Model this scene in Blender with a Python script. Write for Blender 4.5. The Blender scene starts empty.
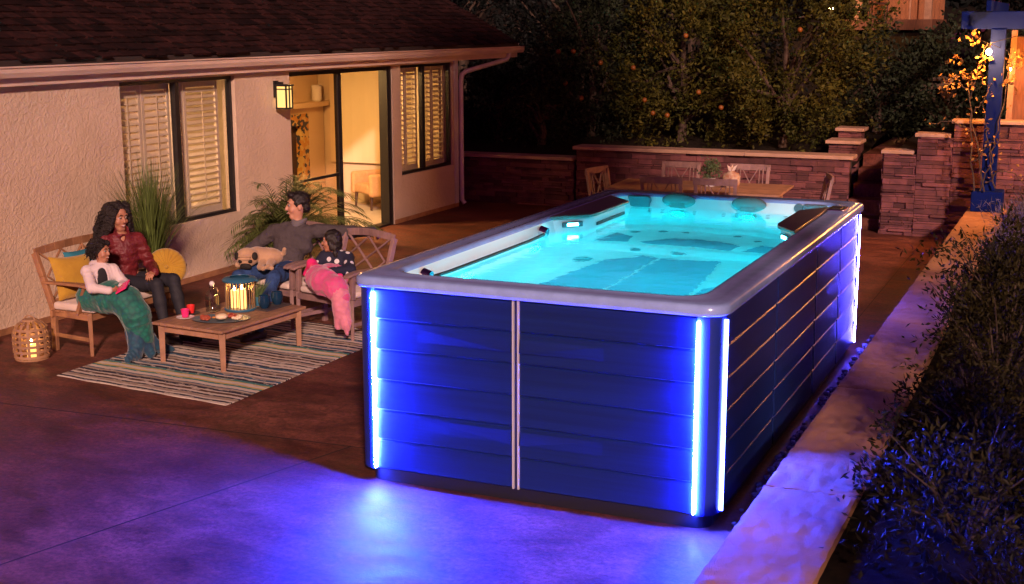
SUN_E = 4.9
SKY_S = .09
SKY_TINT = (.32, .045, .135, 1)
import bpy, math, random
import numpy as np
from mathutils import Matrix, Vector, Euler, noise

SC = bpy.context.scene
COL = SC.collection
R = math.radians
random.seed(7)
RNG = np.random.default_rng(11)
XF = {}


# ----------------------------------------------------------------- helpers
def V(*a):
    return np.array(a, float)


def nrm(v):
    v = np.asarray(v, float)
    return v / (np.linalg.norm(v) + 1e-12)


def tag(o, label=None, cat=None, group=None, kind=None):
    if label: o['label'] = label
    if cat: o['category'] = cat
    if group: o['group'] = group
    if kind: o['kind'] = kind
    return o


def thing(name, label, cat, loc=(0, 0, 0), rz=0.0, group=None):
    o = bpy.data.objects.new(name, None)
    COL.objects.link(o)
    o.empty_display_size = 0.1
    o.location = loc
    o.rotation_euler = (0, 0, rz)
    XF[o.name] = Matrix.Translation(loc) @ Matrix.Rotation(rz, 4, 'Z')
    return tag(o, label, cat, group)


def kids(o):
    return [c for c in bpy.data.objects if c.parent == o]


def dup(root, loc, rz=None, label=None, scale=None):
    def rec(o, parent):
        c = o.copy()
        COL.objects.link(c)
        if parent is not None:
            c.parent = parent
        for ch in KIDS.get(o.name, []):
            rec(bpy.data.objects[ch], c)
        return c
    r = rec(root, None)
    r.location = loc
    if rz is not None: r.rotation_euler = (0, 0, rz)
    if scale is not None: r.scale = scale
    if label: r['label'] = label
    return r


KIDS = {}


class MB:
    """collects shapes; build() links them as one mesh object"""

    def __init__(self):
        self.v = []; self.f = []; self.m = []; self.n = 0

    def add(self, v, f, mi=0):
        v = np.asarray(v, float)
        self.v.append(v)
        self.f += [tuple(i + self.n for i in q) for q in f]
        self.m += [mi] * len(f)
        self.n += len(v)
        return self

    def box(self, c, s, rot=None, mi=0):
        a = np.array([[x, y, z] for x in (-.5, .5) for y in (-.5, .5) for z in (-.5, .5)]) * np.array(s)
        if rot is not None:
            a = a @ np.array(rot).T
        return self.add(a + np.array(c), [(0, 1, 3, 2), (4, 6, 7, 5), (0, 4, 5, 1), (2, 3, 7, 6), (0, 2, 6, 4), (1, 5, 7, 3)], mi)

    def box2(self, a, b, mi=0):
        a = np.array(a, float); b = np.array(b, float)
        return self.box((a + b) / 2, np.abs(b - a), None, mi)

    def bar(self, p, q, w, h, up=(0, 0, 1), mi=0):
        p = np.array(p, float); q = np.array(q, float)
        d = q - p; L = np.linalg.norm(d); d = d / L
        up = np.array(up, float)
        if abs(d @ up) > .98: up = V(0, 1, 0)
        s = nrm(np.cross(d, up)); u = np.cross(s, d)
        return self.box((p + q) / 2, (L, w, h), np.stack([d, s, u], 1), mi)

    def tube(self, pts, r, n=8, cap=True, mi=0):
        pts = np.array(pts, float); k = len(pts)
        r = np.broadcast_to(np.array(r, float), (k,))
        T = np.gradient(pts, axis=0)
        T /= np.linalg.norm(T, axis=1)[:, None] + 1e-12
        ref = V(0, 0, 1) if abs(T[0][2]) < .9 else V(1, 0, 0)
        s = nrm(np.cross(T[0], ref)); vs = []
        for i in range(k):
            s = nrm(s - T[i] * (s @ T[i])); u = np.cross(T[i], s)
            for j in range(n):
                a = 2 * math.pi * j / n
                vs.append(pts[i] + r[i] * (math.cos(a) * s + math.sin(a) * u))
        f = []
        for i in range(k - 1):
            for j in range(n):
                a = i * n + j; b = i * n + (j + 1) % n
                f.append((a, b, b + n, a + n))
        if cap:
            f.append(tuple(range(n - 1, -1, -1))); f.append(tuple(range((k - 1) * n, k * n)))
        return self.add(vs, f, mi)

    def lathe(self, prof, c=(0, 0, 0), n=20, mi=0, sx=1, sy=1):
        vs = []; k = len(prof)
        for (r, z) in prof:
            for j in range(n):
                a = 2 * math.pi * j / n
                vs.append((c[0] + sx * r * math.cos(a), c[1] + sy * r * math.sin(a), c[2] + z))
        f = []
        for i in range(k - 1):
            for j in range(n):
                a = i * n + j; b = i * n + (j + 1) % n
                f.append((a, b, b + n, a + n))
        if prof[0][0] > 1e-6: f.append(tuple(range(n - 1, -1, -1)))
        if prof[-1][0] > 1e-6: f.append(tuple(range((k - 1) * n, k * n)))
        return self.add(vs, f, mi)

    def loft(self, rings, close0=False, close1=False, mi=0):
        n = len(rings[0]); vs = [p for r in rings for p in r]; f = []
        for i in range(len(rings) - 1):
            for j in range(n):
                a = i * n + j; b = i * n + (j + 1) % n
                f.append((a, b, b + n, a + n))
        if close0: f.append(tuple(range(n - 1, -1, -1)))
        if close1: f.append(tuple(range((len(rings) - 1) * n, len(rings) * n)))
        return self.add(vs, f, mi)

    def prism(self, poly, z0, z1, mi=0):
        return self.loft([[(x, y, z0) for x, y in poly], [(x, y, z1) for x, y in poly]], True, True, mi)

    def sphere(self, c, r, n=12, m=8, mi=0, rot=None):
        r = np.broadcast_to(np.array(r, float), (3,))
        vs = []
        for i in range(m + 1):
            t = math.pi * i / m
            for j in range(n):
                a = 2 * math.pi * j / n
                vs.append((max(math.sin(t), 1e-4) * math.cos(a), max(math.sin(t), 1e-4) * math.sin(a), -math.cos(t)))
        vs = np.array(vs) * r
        if rot is not None: vs = vs @ np.array(rot).T
        f = [(i * n + j, i * n + (j + 1) % n, (i + 1) * n + (j + 1) % n, (i + 1) * n + j) for i in range(m) for j in range(n)]
        return self.add(vs + np.array(c), f, mi)

    def grid(self, pts, mi=0):
        pts = np.array(pts, float); a, b = pts.shape[:2]
        f = [(i * b + j, (i + 1) * b + j, (i + 1) * b + j + 1, i * b + j + 1) for i in range(a - 1) for j in range(b - 1)]
        return self.add(pts.reshape(-1, 3), f, mi)

    def build(self, name, mat, parent=None, world=True, smooth=False, bevel=0, seg=2, kind=None, label=None, subd=0, autos=None):
        vs = np.concatenate(self.v)
        if parent is not None:
            X = XF[parent.name]
            if world:
                M = np.array(X.inverted())
                vs = vs @ M[:3, :3].T + M[:3, 3]
        me = bpy.data.meshes.new(name)
        me.from_pydata(vs.tolist(), [], self.f)
        mats = mat if isinstance(mat, (list, tuple)) else [mat]
        for m_ in mats: me.materials.append(m_)
        if len(mats) > 1: me.polygons.foreach_set('material_index', self.m)
        if smooth:
            me.polygons.foreach_set('use_smooth', [True] * len(me.polygons))
            if autos: me.set_sharp_from_angle(angle=R(autos))
        me.update()
        o = bpy.data.objects.new(name, me)
        COL.objects.link(o)
        if parent is not None:
            o.parent = parent
            KIDS.setdefault(parent.name, []).append(o.name)
            XF[o.name] = XF[parent.name]
        else:
            XF[o.name] = Matrix.Identity(4)
        if bevel:
            b = o.modifiers.new('bevel', 'BEVEL'); b.width = bevel; b.segments = seg; b.limit_method = 'ANGLE'; b.angle_limit = R(40)
        if subd:
            s = o.modifiers.new('sub', 'SUBSURF'); s.levels = subd; s.render_levels = subd
        if kind: o['kind'] = kind
        if label: o['label'] = label
        return o


def rrect(x0, x1, y0, y1, r, n=6):
    p = []
    for cx, cy, a0 in ((x1 - r, y0 + r, -90), (x1 - r, y1 - r, 0), (x0 + r, y1 - r, 90), (x0 + r, y0 + r, 180)):
        for i in range(n + 1):
            a = R(a0 + 90 * i / n)
            p.append((cx + r * math.cos(a), cy + r * math.sin(a)))
    return p


# ------------------------------------------------------------- materials
def mat(name, col, rough=.6, metal=0., col2=None, vs=4., vdet=4., bump=0., bs=60., bdist=.01, island=0., spec=.5,
        emit=None, es=0., coat=0., trans=0., ior=1.45, stretch=None, sheen=0., lo=.35, hi=.65, world=False, bkind='noise', subs=0.):
    m = bpy.data.materials.new(name); m.use_nodes = True
    nt = m.node_tree; N = nt.nodes; L = nt.links
    b = N['Principled BSDF']
    b.inputs['Base Color'].default_value = (*col, 1)
    b.inputs['Roughness'].default_value = rough
    b.inputs['Metallic'].default_value = metal
    b.inputs['Specular IOR Level'].default_value = spec
    b.inputs['IOR'].default_value = ior
    b.inputs['Coat Weight'].default_value = coat
    b.inputs['Coat Roughness'].default_value = .08
    b.inputs['Transmission Weight'].default_value = trans
    b.inputs['Sheen Weight'].default_value = sheen
    if subs:
        b.inputs['Subsurface Weight'].default_value = subs
        b.inputs['Subsurface Radius'].default_value = (.02, .008, .004)
    if emit:
        b.inputs['Emission Color'].default_value = (*emit, 1); b.inputs['Emission Strength'].default_value = es
    tc = N.new('ShaderNodeTexCoord')
    if world:
        g = N.new('ShaderNodeNewGeometry'); co = g.outputs['Position']
    else:
        co = tc.outputs['Object']
    if stretch:
        mp = N.new('ShaderNodeMapping'); mp.inputs['Scale'].default_value = stretch
        L.new(co, mp.inputs['Vector']); co = mp.outputs['Vector']
    last = None
    if col2 is not None:
        n = N.new('ShaderNodeTexNoise'); n.inputs['Scale'].default_value = vs; n.inputs['Detail'].default_value = vdet; n.inputs['Roughness'].default_value = .62
        L.new(co, n.inputs['Vector'])
        rp = N.new('ShaderNodeMapRange'); rp.inputs[1].default_value = lo; rp.inputs[2].default_value = hi
        L.new(n.outputs['Fac'], rp.inputs[0])
        mx = N.new('ShaderNodeMix'); mx.data_type = 'RGBA'
        mx.inputs[6].default_value = (*col, 1); mx.inputs[7].default_value = (*col2, 1)
        L.new(rp.outputs[0], mx.inputs[0]); last = mx.outputs[2]
    if island:
        g = N.new('ShaderNodeNewGeometry')
        mr = N.new('ShaderNodeMapRange'); mr.inputs[3].default_value = 1 - island; mr.inputs[4].default_value = 1 + island
        L.new(g.outputs['Random Per Island'], mr.inputs[0])
        hs = N.new('ShaderNodeHueSaturation')
        if last: L.new(last, hs.inputs['Color'])
        else: hs.inputs['Color'].default_value = (*col, 1)
        L.new(mr.outputs[0], hs.inputs['Value'])
        last = hs.outputs['Color']
    if last: L.new(last, b.inputs['Base Color'])
    if bump:
        if bkind == 'voronoi':
            n = N.new('ShaderNodeTexVoronoi'); n.inputs['Scale'].default_value = bs; n.feature = 'SMOOTH_F1'; out = n.outputs['Distance']
        else:
            n = N.new('ShaderNodeTexNoise'); n.inputs['Scale'].default_value = bs; n.inputs['Detail'].default_value = 5; out = n.outputs['Fac']
        L.new(co, n.inputs['Vector'])
        bp = N.new('ShaderNodeBump'); bp.inputs['Strength'].default_value = bump; bp.inputs['Distance'].default_value = bdist
        L.new(out, bp.inputs['Height']); L.new(bp.outputs[0], b.inputs['Normal'])
    return m


def nodes(m):
    return m.node_tree.nodes, m.node_tree.links, m.node_tree.nodes['Principled BSDF']


M = {}
M['stucco'] = mat('stucco', (.60, .47, .34), .9, col2=(.52, .40, .285), vs=1.2, bump=1., bs=16, bdist=.022)
# skip-trowel stucco: broad plateaus with soft ridges
N_, L_, b_ = nodes(M['stucco'])
_no = [n for n in N_ if n.type == 'TEX_NOISE'][-1]
_no.inputs['Scale'].default_value = 11; _no.inputs['Detail'].default_value = 3; _no.inputs['Distortion'].default_value = 1.2
_cr = N_.new('ShaderNodeMapRange'); _cr.inputs[1].default_value = .40; _cr.inputs[2].default_value = .60
_bp = [n for n in N_ if n.type == 'BUMP'][0]
L_.new(_no.outputs['Fac'], _cr.inputs[0]); L_.new(_cr.outputs[0], _bp.inputs['Height'])
_bp.inputs['Distance'].default_value = .0032
_no.inputs['Scale'].default_value = 17; _no.inputs['Detail'].default_value = 5

M['fascia'] = mat('fascia_paint', (.66, .50, .40), .6, col2=(.52, .39, .31), vs=2, stretch=(4, .6, 4), bump=.15, bs=20)
M['white_paint'] = mat('white_paint', (.6, .58, .58), .5, col2=(.5, .48, .48), vs=3)
M['shingle'] = mat('shingle', (.028, .009, .008), .9, col2=(.010, .004, .004), vs=10, island=.65, bump=.5, bs=120, spec=.15)
M['black_frame'] = mat('black_frame', (.012, .011, .012), .4)
M['shutter'] = mat('shutter', (.80, .68, .54), .5, col2=(.74, .62, .48), vs=3)
M['glass'] = mat('window_glass', (1, 1, 1), .02, trans=1., ior=1.02, spec=.5)
M['room_wall'] = mat('room_wall', (.62, .5, .36), .8, col2=(.56, .45, .32), vs=2)
M['room_floor'] = mat('room_floor', (.5, .44, .38), .3, col2=(.4, .34, .29), vs=3)
M['blind'] = mat('blind_vane', (.66, .54, .36), .6)
M['fp_wall'] = mat('fireplace_plaster', (.66, .52, .34), .7)
M['fp_dark'] = mat('firebox', (.05, .03, .025), .8)
M['mosaic'] = mat('mosaic', (.45, .2, .08), .35)
N_, L_, b_ = nodes(M['mosaic'])
_v = N_.new('ShaderNodeTexVoronoi'); _v.inputs['Scale'].default_value = 16
_t = N_.new('ShaderNodeTexCoord'); L_.new(_t.outputs['Object'], _v.inputs['Vector'])
_r = N_.new('ShaderNodeValToRGB'); _r.color_ramp.interpolation = 'CONSTANT'
_r.color_ramp.elements[0].color = (.5, .25, .05, 1); _r.color_ramp.elements[1].position = .65; _r.color_ramp.elements[1].color = (.03, .04, .08, 1)
_e = _r.color_ramp.elements.new(.35); _e.color = (.55, .4, .15, 1)
_s = N_.new('ShaderNodeSeparateColor'); L_.new(_v.outputs['Color'], _s.inputs[0]); L_.new(_s.outputs[0], _r.inputs[0]); L_.new(_r.outputs[0], b_.inputs['Base Color'])
M['armchair'] = mat('armchair_fabric', (.55, .33, .16), .9, col2=(.48, .28, .13), vs=20, bump=.2, bs=200)
M['darkwood'] = mat('dark_wood', (.05, .02, .012), .4)

M['concrete'] = mat('stained_concrete', (.2, .085, .055), .42, spec=.22, world=True)
N_, L_, b_ = nodes(M['concrete'])
_g = N_.new('ShaderNodeNewGeometry')
def _noise(sc, det, rough, strch=None, dist=0.):
    n = N_.new('ShaderNodeTexNoise'); n.inputs['Scale'].default_value = sc; n.inputs['Detail'].default_value = det; n.inputs['Roughness'].default_value = rough; n.inputs['Distortion'].default_value = dist
    if strch:
        mp = N_.new('ShaderNodeMapping'); mp.inputs['Scale'].default_value = strch; mp.inputs['Rotation'].default_value = (0, 0, R(20)); L_.new(_g.outputs['Position'], mp.inputs['Vector']); L_.new(mp.outputs[0], n.inputs['Vector'])
    else: L_.new(_g.outputs['Position'], n.inputs['Vector'])
    return n.outputs['Fac']
_a = _noise(.55, 6, .62, (1, 1.9, 1), .6); _b2 = _noise(3.2, 9, .72, (1, 1.6, 1), .3); _c = _noise(26, 6, .8)
_ra = N_.new('ShaderNodeValToRGB'); L_.new(_a, _ra.inputs[0])
_ra.color_ramp.elements[0].position = .36; _ra.color_ramp.elements[0].color = (.088, .027, .019, 1)
_ra.color_ramp.elements[1].position = .66; _ra.color_ramp.elements[1].color = (.185, .066, .046, 1)
_rb = N_.new('ShaderNodeMapRange'); _rb.inputs[1].default_value = .3; _rb.inputs[2].default_value = .62; _rb.inputs[3].default_value = .30; _rb.inputs[4].default_value = 1.2
L_.new(_b2, _rb.inputs[0])
_hs = N_.new('ShaderNodeHueSaturation'); L_.new(_ra.outputs[0], _hs.inputs['Color']); _rc = N_.new('ShaderNodeMapRange'); _rc.inputs[1].default_value = .35; _rc.inputs[2].default_value = .65; _rc.inputs[3].default_value = .55; _rc.inputs[4].default_value = 1.4; L_.new(_c, _rc.inputs[0])
_mv = N_.new('ShaderNodeMath'); _mv.operation = 'MULTIPLY'; L_.new(_rb.outputs[0], _mv.inputs[0]); L_.new(_rc.outputs[0], _mv.inputs[1]); L_.new(_mv.outputs[0], _hs.inputs['Value']); L_.new(_hs.outputs[0], b_.inputs['Base Color'])
_rr = N_.new('ShaderNodeMapRange'); _rr.inputs[1].default_value = .3; _rr.inputs[2].default_value = .7; _rr.inputs[3].default_value = .5; _rr.inputs[4].default_value = .75
L_.new(_b2, _rr.inputs[0]); L_.new(_rr.outputs[0], b_.inputs['Roughness'])
_bp = N_.new('ShaderNodeBump'); _bp.inputs['Strength'].default_value = .5; _bp.inputs['Distance'].default_value = .005
_ad = N_.new('ShaderNodeMath'); _ad.operation = 'ADD'; L_.new(_b2, _ad.inputs[0]); L_.new(_c, _ad.inputs[1])
L_.new(_ad.outputs[0], _bp.inputs['Height']); L_.new(_bp.outputs[0], b_.inputs['Normal'])
M['joint'] = mat('joint_groove', (.04, .02, .016), .9)

M['soil'] = mat('soil', (.02, .014, .01), 1., col2=(.01, .008, .006), vs=8, bump=.6, bs=30, spec=.1)
M['coping'] = mat('coping_stone', (.38, .185, .085), .85, col2=(.25, .12, .055), vs=2.2, bump=.9, bs=4, bdist=.02)
# cleft slate ridges
N_, L_, b_ = nodes(M['coping'])
_no = [n for n in N_ if n.type == 'TEX_NOISE'][-1]; _no.inputs['Scale'].default_value = 3.2; _no.inputs['Detail'].default_value = 3; _no.inputs['Distortion'].default_value = 1.4
_mp = N_.new('ShaderNodeMapping'); _mp.inputs['Scale'].default_value = (2.6, .9, 1); _mp.inputs['Rotation'].default_value = (0, 0, R(25)); _t = [n for n in N_ if n.type == 'TEX_COORD'][0]
L_.new(_t.outputs['Object'], _mp.inputs['Vector']); L_.new(_mp.outputs[0], _no.inputs['Vector'])
_st = N_.new('ShaderNodeMath'); _st.operation = 'SNAP'; _st.inputs[1].default_value = .07; L_.new(_no.outputs['Fac'], _st.inputs[0])
_no.inputs['Scale'].default_value = 5.; _bp = [n for n in N_ if n.type == 'BUMP'][0]; L_.new(_st.outputs[0], _bp.inputs['Height']); _bp.inputs['Distance'].default_value = .12; _bp.inputs['Strength'].default_value = 1.
M['ledger'] = mat('ledger_stone', (.14, .048, .050), .85, col2=(.085, .030, .034), vs=6, island=.5, bump=.6, bs=40, bdist=.01)
M['grout'] = mat('wall_core', (.03, .02, .018), .95)
M['capstone'] = mat('cap_stone', (.42, .27, .19), .8, col2=(.32, .2, .14), vs=4, bump=.3, bs=20)

M['panel'] = mat('spa_panel', (.006, .020, .125), .36, col2=(.005, .015, .095), vs=1.5, stretch=(.4, .4, 14), bump=.12, bs=30, spec=.5)
M['corner'] = mat('spa_corner', (.012, .03, .24), .4)
M['spa_core'] = mat('spa_core', (.012, .013, .02), .6)
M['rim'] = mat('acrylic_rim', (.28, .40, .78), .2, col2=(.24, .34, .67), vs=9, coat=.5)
M['shell'] = mat('acrylic_shell', (.72, .76, .78), .3)
M['pad'] = mat('traction_pad', (.09, .15, .20), .8, bump=.2, bs=300)
M['jet'] = mat('jet_face', (.10, .13, .15), .35, metal=.3)
M['trim_light'] = mat('seam_trim', (.45, .45, .5), .4)
M['pillow_spa'] = mat('spa_pillow', (.12, .13, .13), .6)
M['topcover'] = mat('deck_plate', (.07, .055, .055), .35, col2=(.10, .07, .06), vs=30, coat=.3)
M['chrome'] = mat('chrome', (.75, .75, .78), .12, metal=1.)
M['rubber'] = mat('black_rubber', (.01, .01, .011), .5)
M['water'] = mat('pool_water', (1, 1, 1), 0., trans=1., ior=1.33, spec=.5, bump=.3, bs=4.5, bdist=.02)
def emis(name, col, s):
    return mat(name, (.02, .02, .02), .5, emit=col, es=s)
M['led'] = emis('led_blue', (.016, .036, 1.), 10500)
M['led_near'] = emis('led_blue_near', (.022, .042, 1.), 3800)
M['led_back'] = emis('led_blue_back', (.06, .05, 1.), 800)
M['led_rear'] = emis('led_blue_rear', (.05, .05, 1.), 150)
M['led_side'] = emis('led_blue_side', (.04, .06, 1.), 110)
M['porch_lamp'] = emis('porch_glow', (1., .42, .10), 420)
M['led_pool'] = emis('pool_lamp', (.0, .70, .86), 7600)
M['led_pod'] = emis('pod_lamp', (.10, .85, 1.), 40)
M['candle_wax'] = mat('candle_wax', (.8, .5, .2), .6, emit=(1, .5, .13), es=2.2)
M['flame'] = emis('flame', (1., .55, .15), 260)
M['lantern_glass'] = emis('lantern_glass', (1., .58, .17), 1.6)
M['bulb'] = emis('bulb_glow', (1., .34, .06), 3200)
M['ceil_lamp_dim'] = emis('ceiling_lamp_dim', (1., .60, .28), 170)
M['ceil_lamp'] = emis('ceiling_lamp', (1., .56, .18), 420)

M['teak'] = mat('teak', (.34, .17, .08), .6, col2=(.22, .105, .05), vs=5, stretch=(1, 1, 1), bump=.25, bs=60, island=.18)
M['teak_pale'] = mat('weathered_teak', (.36, .20, .115), .65, col2=(.25, .135, .08), vs=7, bump=.25, bs=60, island=.15)
M['greywood'] = mat('grey_wood', (.27, .165, .15), .7, col2=(.18, .11, .105), vs=6, island=.15, bump=.2, bs=50)
M['cushion'] = mat('cream_cushion', (.62, .52, .44), .9, col2=(.55, .45, .38), vs=6, bump=.2, bs=150, sheen=.2)
M['mustard'] = mat('mustard_fabric', (.42, .25, .02), .85, col2=(.36, .2, .015), vs=9, bump=.3, bs=120, sheen=.3)
M['tealfab'] = mat('teal_cushion', (.02, .16, .22), .85, bump=.3, bs=120)
M['rug'] = mat('striped_rug', (.4, .35, .3), .95, bump=.4, bs=220)
N_, L_, b_ = nodes(M['rug'])
_t = N_.new('ShaderNodeTexCoord'); _sx = N_.new('ShaderNodeSeparateXYZ'); L_.new(_t.outputs['Object'], _sx.inputs[0])
_ng = N_.new('ShaderNodeTexNoise'); _ng.inputs['Scale'].default_value = 26; L_.new(_t.outputs['Object'], _ng.inputs['Vector'])
_ma = N_.new('ShaderNodeMath'); _ma.operation = 'MULTIPLY_ADD'; _ma.inputs[1].default_value = .012; L_.new(_ng.outputs['Fac'], _ma.inputs[0]); L_.new(_sx.outputs['Y'], _ma.inputs[2])
_md = N_.new('ShaderNodeMath'); _md.operation = 'MULTIPLY_ADD'; _md.inputs[1].default_value = 1 / 1.25; _md.inputs[2].default_value = 1.2; L_.new(_ma.outputs[0], _md.inputs[0])
_fr = N_.new('ShaderNodeMath'); _fr.operation = 'FRACT'; L_.new(_md.outputs[0], _fr.inputs[0])
_rp = N_.new('ShaderNodeValToRGB'); _rp.color_ramp.interpolation = 'CONSTANT'; L_.new(_fr.outputs[0], _rp.inputs[0])
_W = (.62, .55, .45); _K = (.02, .022, .04); _B = (.03, .10, .17); _Y = (.52, .40, .10); _T = (.05, .22, .20); _S = (.34, .27, .2); _D = (.09, .05, .035)
_seq = [_W, _K, _W, _K, _W, _S, _K, _W, _D, _W, _K, _S, _B, _W, _T, _Y, _W, _Y, _T, _K, _W, _B, _S, _W, _K, _W, _D, _S, _K, _W, _B, _K]
els = _rp.color_ramp.elements
for i, c_ in enumerate(_seq):
    p_ = i / len(_seq) + .008 * math.sin(i * 2.3)
    if i < 2: e_ = els[i]; e_.position = max(0, p_)
    else: e_ = els.new(p_)
    e_.color = (*c_, 1)
# broken ikat dashes
_vo = N_.new('ShaderNodeTexNoise'); _vo.inputs['Scale'].default_value = 1.
_mp = N_.new('ShaderNodeMapping'); _mp.inputs['Scale'].default_value = (9, 34, 1); L_.new(_t.outputs['Object'], _mp.inputs['Vector']); L_.new(_mp.outputs[0], _vo.inputs['Vector'])
_gt = N_.new('ShaderNodeMath'); _gt.operation = 'GREATER_THAN'; _gt.inputs[1].default_value = .6; L_.new(_vo.outputs['Fac'], _gt.inputs[0])
_mx = N_.new('ShaderNodeMix'); _mx.data_type = 'RGBA'; L_.new(_gt.outputs[0], _mx.inputs[0]); L_.new(_rp.outputs[0], _mx.inputs[6]); _mx.inputs[7].default_value = (.5, .44, .36, 1)
L_.new(_mx.outputs[2], b_.inputs['Base Color'])
M['fringe'] = mat('rug_fringe', (.5, .44, .36), .95)
M['rattan'] = mat('rattan', (.30, .17, .09), .6, island=.2)
M['bluemetal'] = mat('blue_enamel', (.03, .12, .2), .35)
M['wire'] = mat('lantern_wire', (.25, .17, .1), .4, metal=.6)
M['clear'] = mat('clear_glass', (.95, .97, 1.), .03, trans=.92, ior=1.2)
M['blueglass'] = mat('blue_glass', (.01, .04, .09), .08, trans=.25, ior=1.4)
M['porcelain'] = mat('porcelain', (.7, .68, .66), .25)
M['pinkcup'] = mat('pink_plastic', (.75, .03, .18), .4)
M['redcup'] = mat('red_plastic', (.7, .03, .03), .4)
M['slate'] = mat('slate_tray', (.06, .05, .05), .6)
M['blueplate'] = mat('blue_plate', (.10, .16, .2), .3)
M['meat'] = mat('cured_meat', (.28, .03, .02), .5, col2=(.42, .12, .06), vs=30)
M['cheese'] = mat('cheese', (.75, .62, .4), .5)
M['cracker'] = mat('cracker', (.6, .26, .07), .7, col2=(.45, .16, .04), vs=30)
M['succulent'] = mat('succulent', (.07, .12, .05), .6, island=.3)
M['grassblade'] = mat('grass_blade', (.08, .12, .025), .6, island=.45)
M['palmleaf'] = mat('palm_leaf', (.08, .105, .025), .55, island=.4)
M['pot'] = mat('clay_pot', (.12, .09, .08), .7, bump=.2)
M['stem'] = mat('bark', (.07, .045, .03), .9, col2=(.04, .026, .018), vs=14, bump=.6, bs=30)
def leafmat(name, a, b_col, isl=.5, rough=.6):
    return mat(name, a, rough, col2=b_col, vs=1.6, island=isl, spec=.15)
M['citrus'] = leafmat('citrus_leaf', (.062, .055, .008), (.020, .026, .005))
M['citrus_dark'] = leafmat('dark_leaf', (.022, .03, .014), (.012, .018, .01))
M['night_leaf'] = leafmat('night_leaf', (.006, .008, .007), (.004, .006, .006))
M['shrub'] = leafmat('shrub_leaf', (.019, .015, .003), (.010, .009, .002), .6)
M['lav'] = leafmat('lavender_leaf', (.16, .12, .14), (.08, .07, .075), .4)
M['redflower'] = mat('red_flower', (.4, .02, .02), .6)
M['orange'] = mat('orange_peel', (.19, .062, .008), .45, bump=.2, bs=150)
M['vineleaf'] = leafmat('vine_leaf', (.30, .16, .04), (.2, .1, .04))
M['bluepost'] = mat('blue_painted_post', (.004, .012, .10), .85, col2=(.003, .009, .075), vs=4, bump=.2, bs=30, spec=.08)
M['redwood'] = mat('redwood', (.18, .07, .03), .7, col2=(.10, .04, .02), vs=5, stretch=(8, 8, 1))
M['deckwood'] = mat('deck_wood', (.16, .06, .025), .7, col2=(.09, .035, .018), vs=5, stretch=(10, 10, 1))
M['skin'] = mat('skin', (.50, .26, .17), .5, col2=(.46, .23, .145), vs=20, subs=.15)
M['skin_f'] = mat('skin_brown', (.40, .19, .115), .5, col2=(.36, .165, .095), vs=20, subs=.15)
M['hair'] = mat('black_hair', (.010, .007, .006), .45, bump=.8, bs=90, bdist=.01)
M['curly'] = mat('curly_hair', (.012, .008, .007), .55, bump=1., bs=55, bdist=.03)
M['eye'] = mat('eye_white', (.28, .25, .23), .4)
M['iris'] = mat('iris', (.02, .01, .006), .15)
M['teeth'] = mat('teeth', (.6, .55, .5), .4)
M['lip'] = mat('lips', (.32, .07, .06), .4)
M['jacket'] = mat('maroon_jacket', (.15, .016, .020), .5, col2=(.11, .012, .016), vs=6, bump=.8, bs=18, bdist=.035)
M['leggings'] = mat('navy_leggings', (.012, .013, .02), .75)
M['hoodie'] = mat('cream_hoodie', (.60, .52, .52), .9, bump=.4, bs=25, bdist=.02)
M['blacktee'] = mat('black_top', (.012, .012, .014), .8)
M['sweater'] = mat('grey_sweater', (.060, .050, .055), .85, col2=(.05, .042, .046), vs=12, bump=1., bs=11, bdist=.04)
M['collar'] = mat('sweater_collar', (.12, .11, .12), .8)
M['jeans'] = mat('blue_jeans', (.02, .06, .19), .85, col2=(.012, .035, .11), vs=10, bump=1., bs=13, bdist=.04)
M['shoe'] = mat('dark_shoe', (.02, .012, .01), .6)
M['polka'] = mat('polka_jacket', (.012, .014, .035), .85)
N_, L_, b_ = nodes(M['polka'])
_v = N_.new('ShaderNodeTexVoronoi'); _v.inputs['Scale'].default_value = 11; _v.inputs['Randomness'].default_value = .25
_t = N_.new('ShaderNodeTexCoord'); L_.new(_t.outputs['Object'], _v.inputs['Vector'])
_lt = N_.new('ShaderNodeMath'); _lt.operation = 'LESS_THAN'; _lt.inputs[1].default_value = .28; L_.new(_v.outputs['Distance'], _lt.inputs[0])
_mx = N_.new('ShaderNodeMix'); _mx.data_type = 'RGBA'; L_.new(_lt.outputs[0], _mx.inputs[0]); _mx.inputs[6].default_value = (.012, .014, .035, 1); _mx.inputs[7].default_value = (.6, .58, .6, 1)
L_.new(_mx.outputs[2], b_.inputs['Base Color'])
def scalemat(name, a, b):
    m = mat(name, a, .7, sheen=.3)
    n, l, p = nodes(m)
    v = n.new('ShaderNodeTexVoronoi'); v.inputs['Scale'].default_value = 24
    t = n.new('ShaderNodeTexCoord'); l.new(t.outputs['Object'], v.inputs['Vector'])
    mx = n.new('ShaderNodeMix'); mx.data_type = 'RGBA'; l.new(v.outputs['Distance'], mx.inputs[0]); mx.inputs[6].default_value = (*a, 1); mx.inputs[7].default_value = (*b, 1)
    l.new(mx.outputs[2], p.inputs['Base Color'])
    bp = n.new('ShaderNodeBump'); bp.inputs['Strength'].default_value = .5; bp.inputs['Distance'].default_value = .012
    l.new(v.outputs['Distance'], bp.inputs['Height']); l.new(bp.outputs[0], p.inputs['Normal'])
    return m
M['tealtail'] = scalemat('teal_blanket', (.002, .16, .105), (.004, .06, .06))
M['tealfin'] = scalemat('teal_fin', (.006, .07, .11), (.006, .03, .07))
M['pinktail'] = scalemat('pink_blanket', (.62, .05, .22), (.5, .10, .22))
M['pinkfin'] = scalemat('pink_fin', (.66, .22, .30), (.5, .16, .24))
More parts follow.
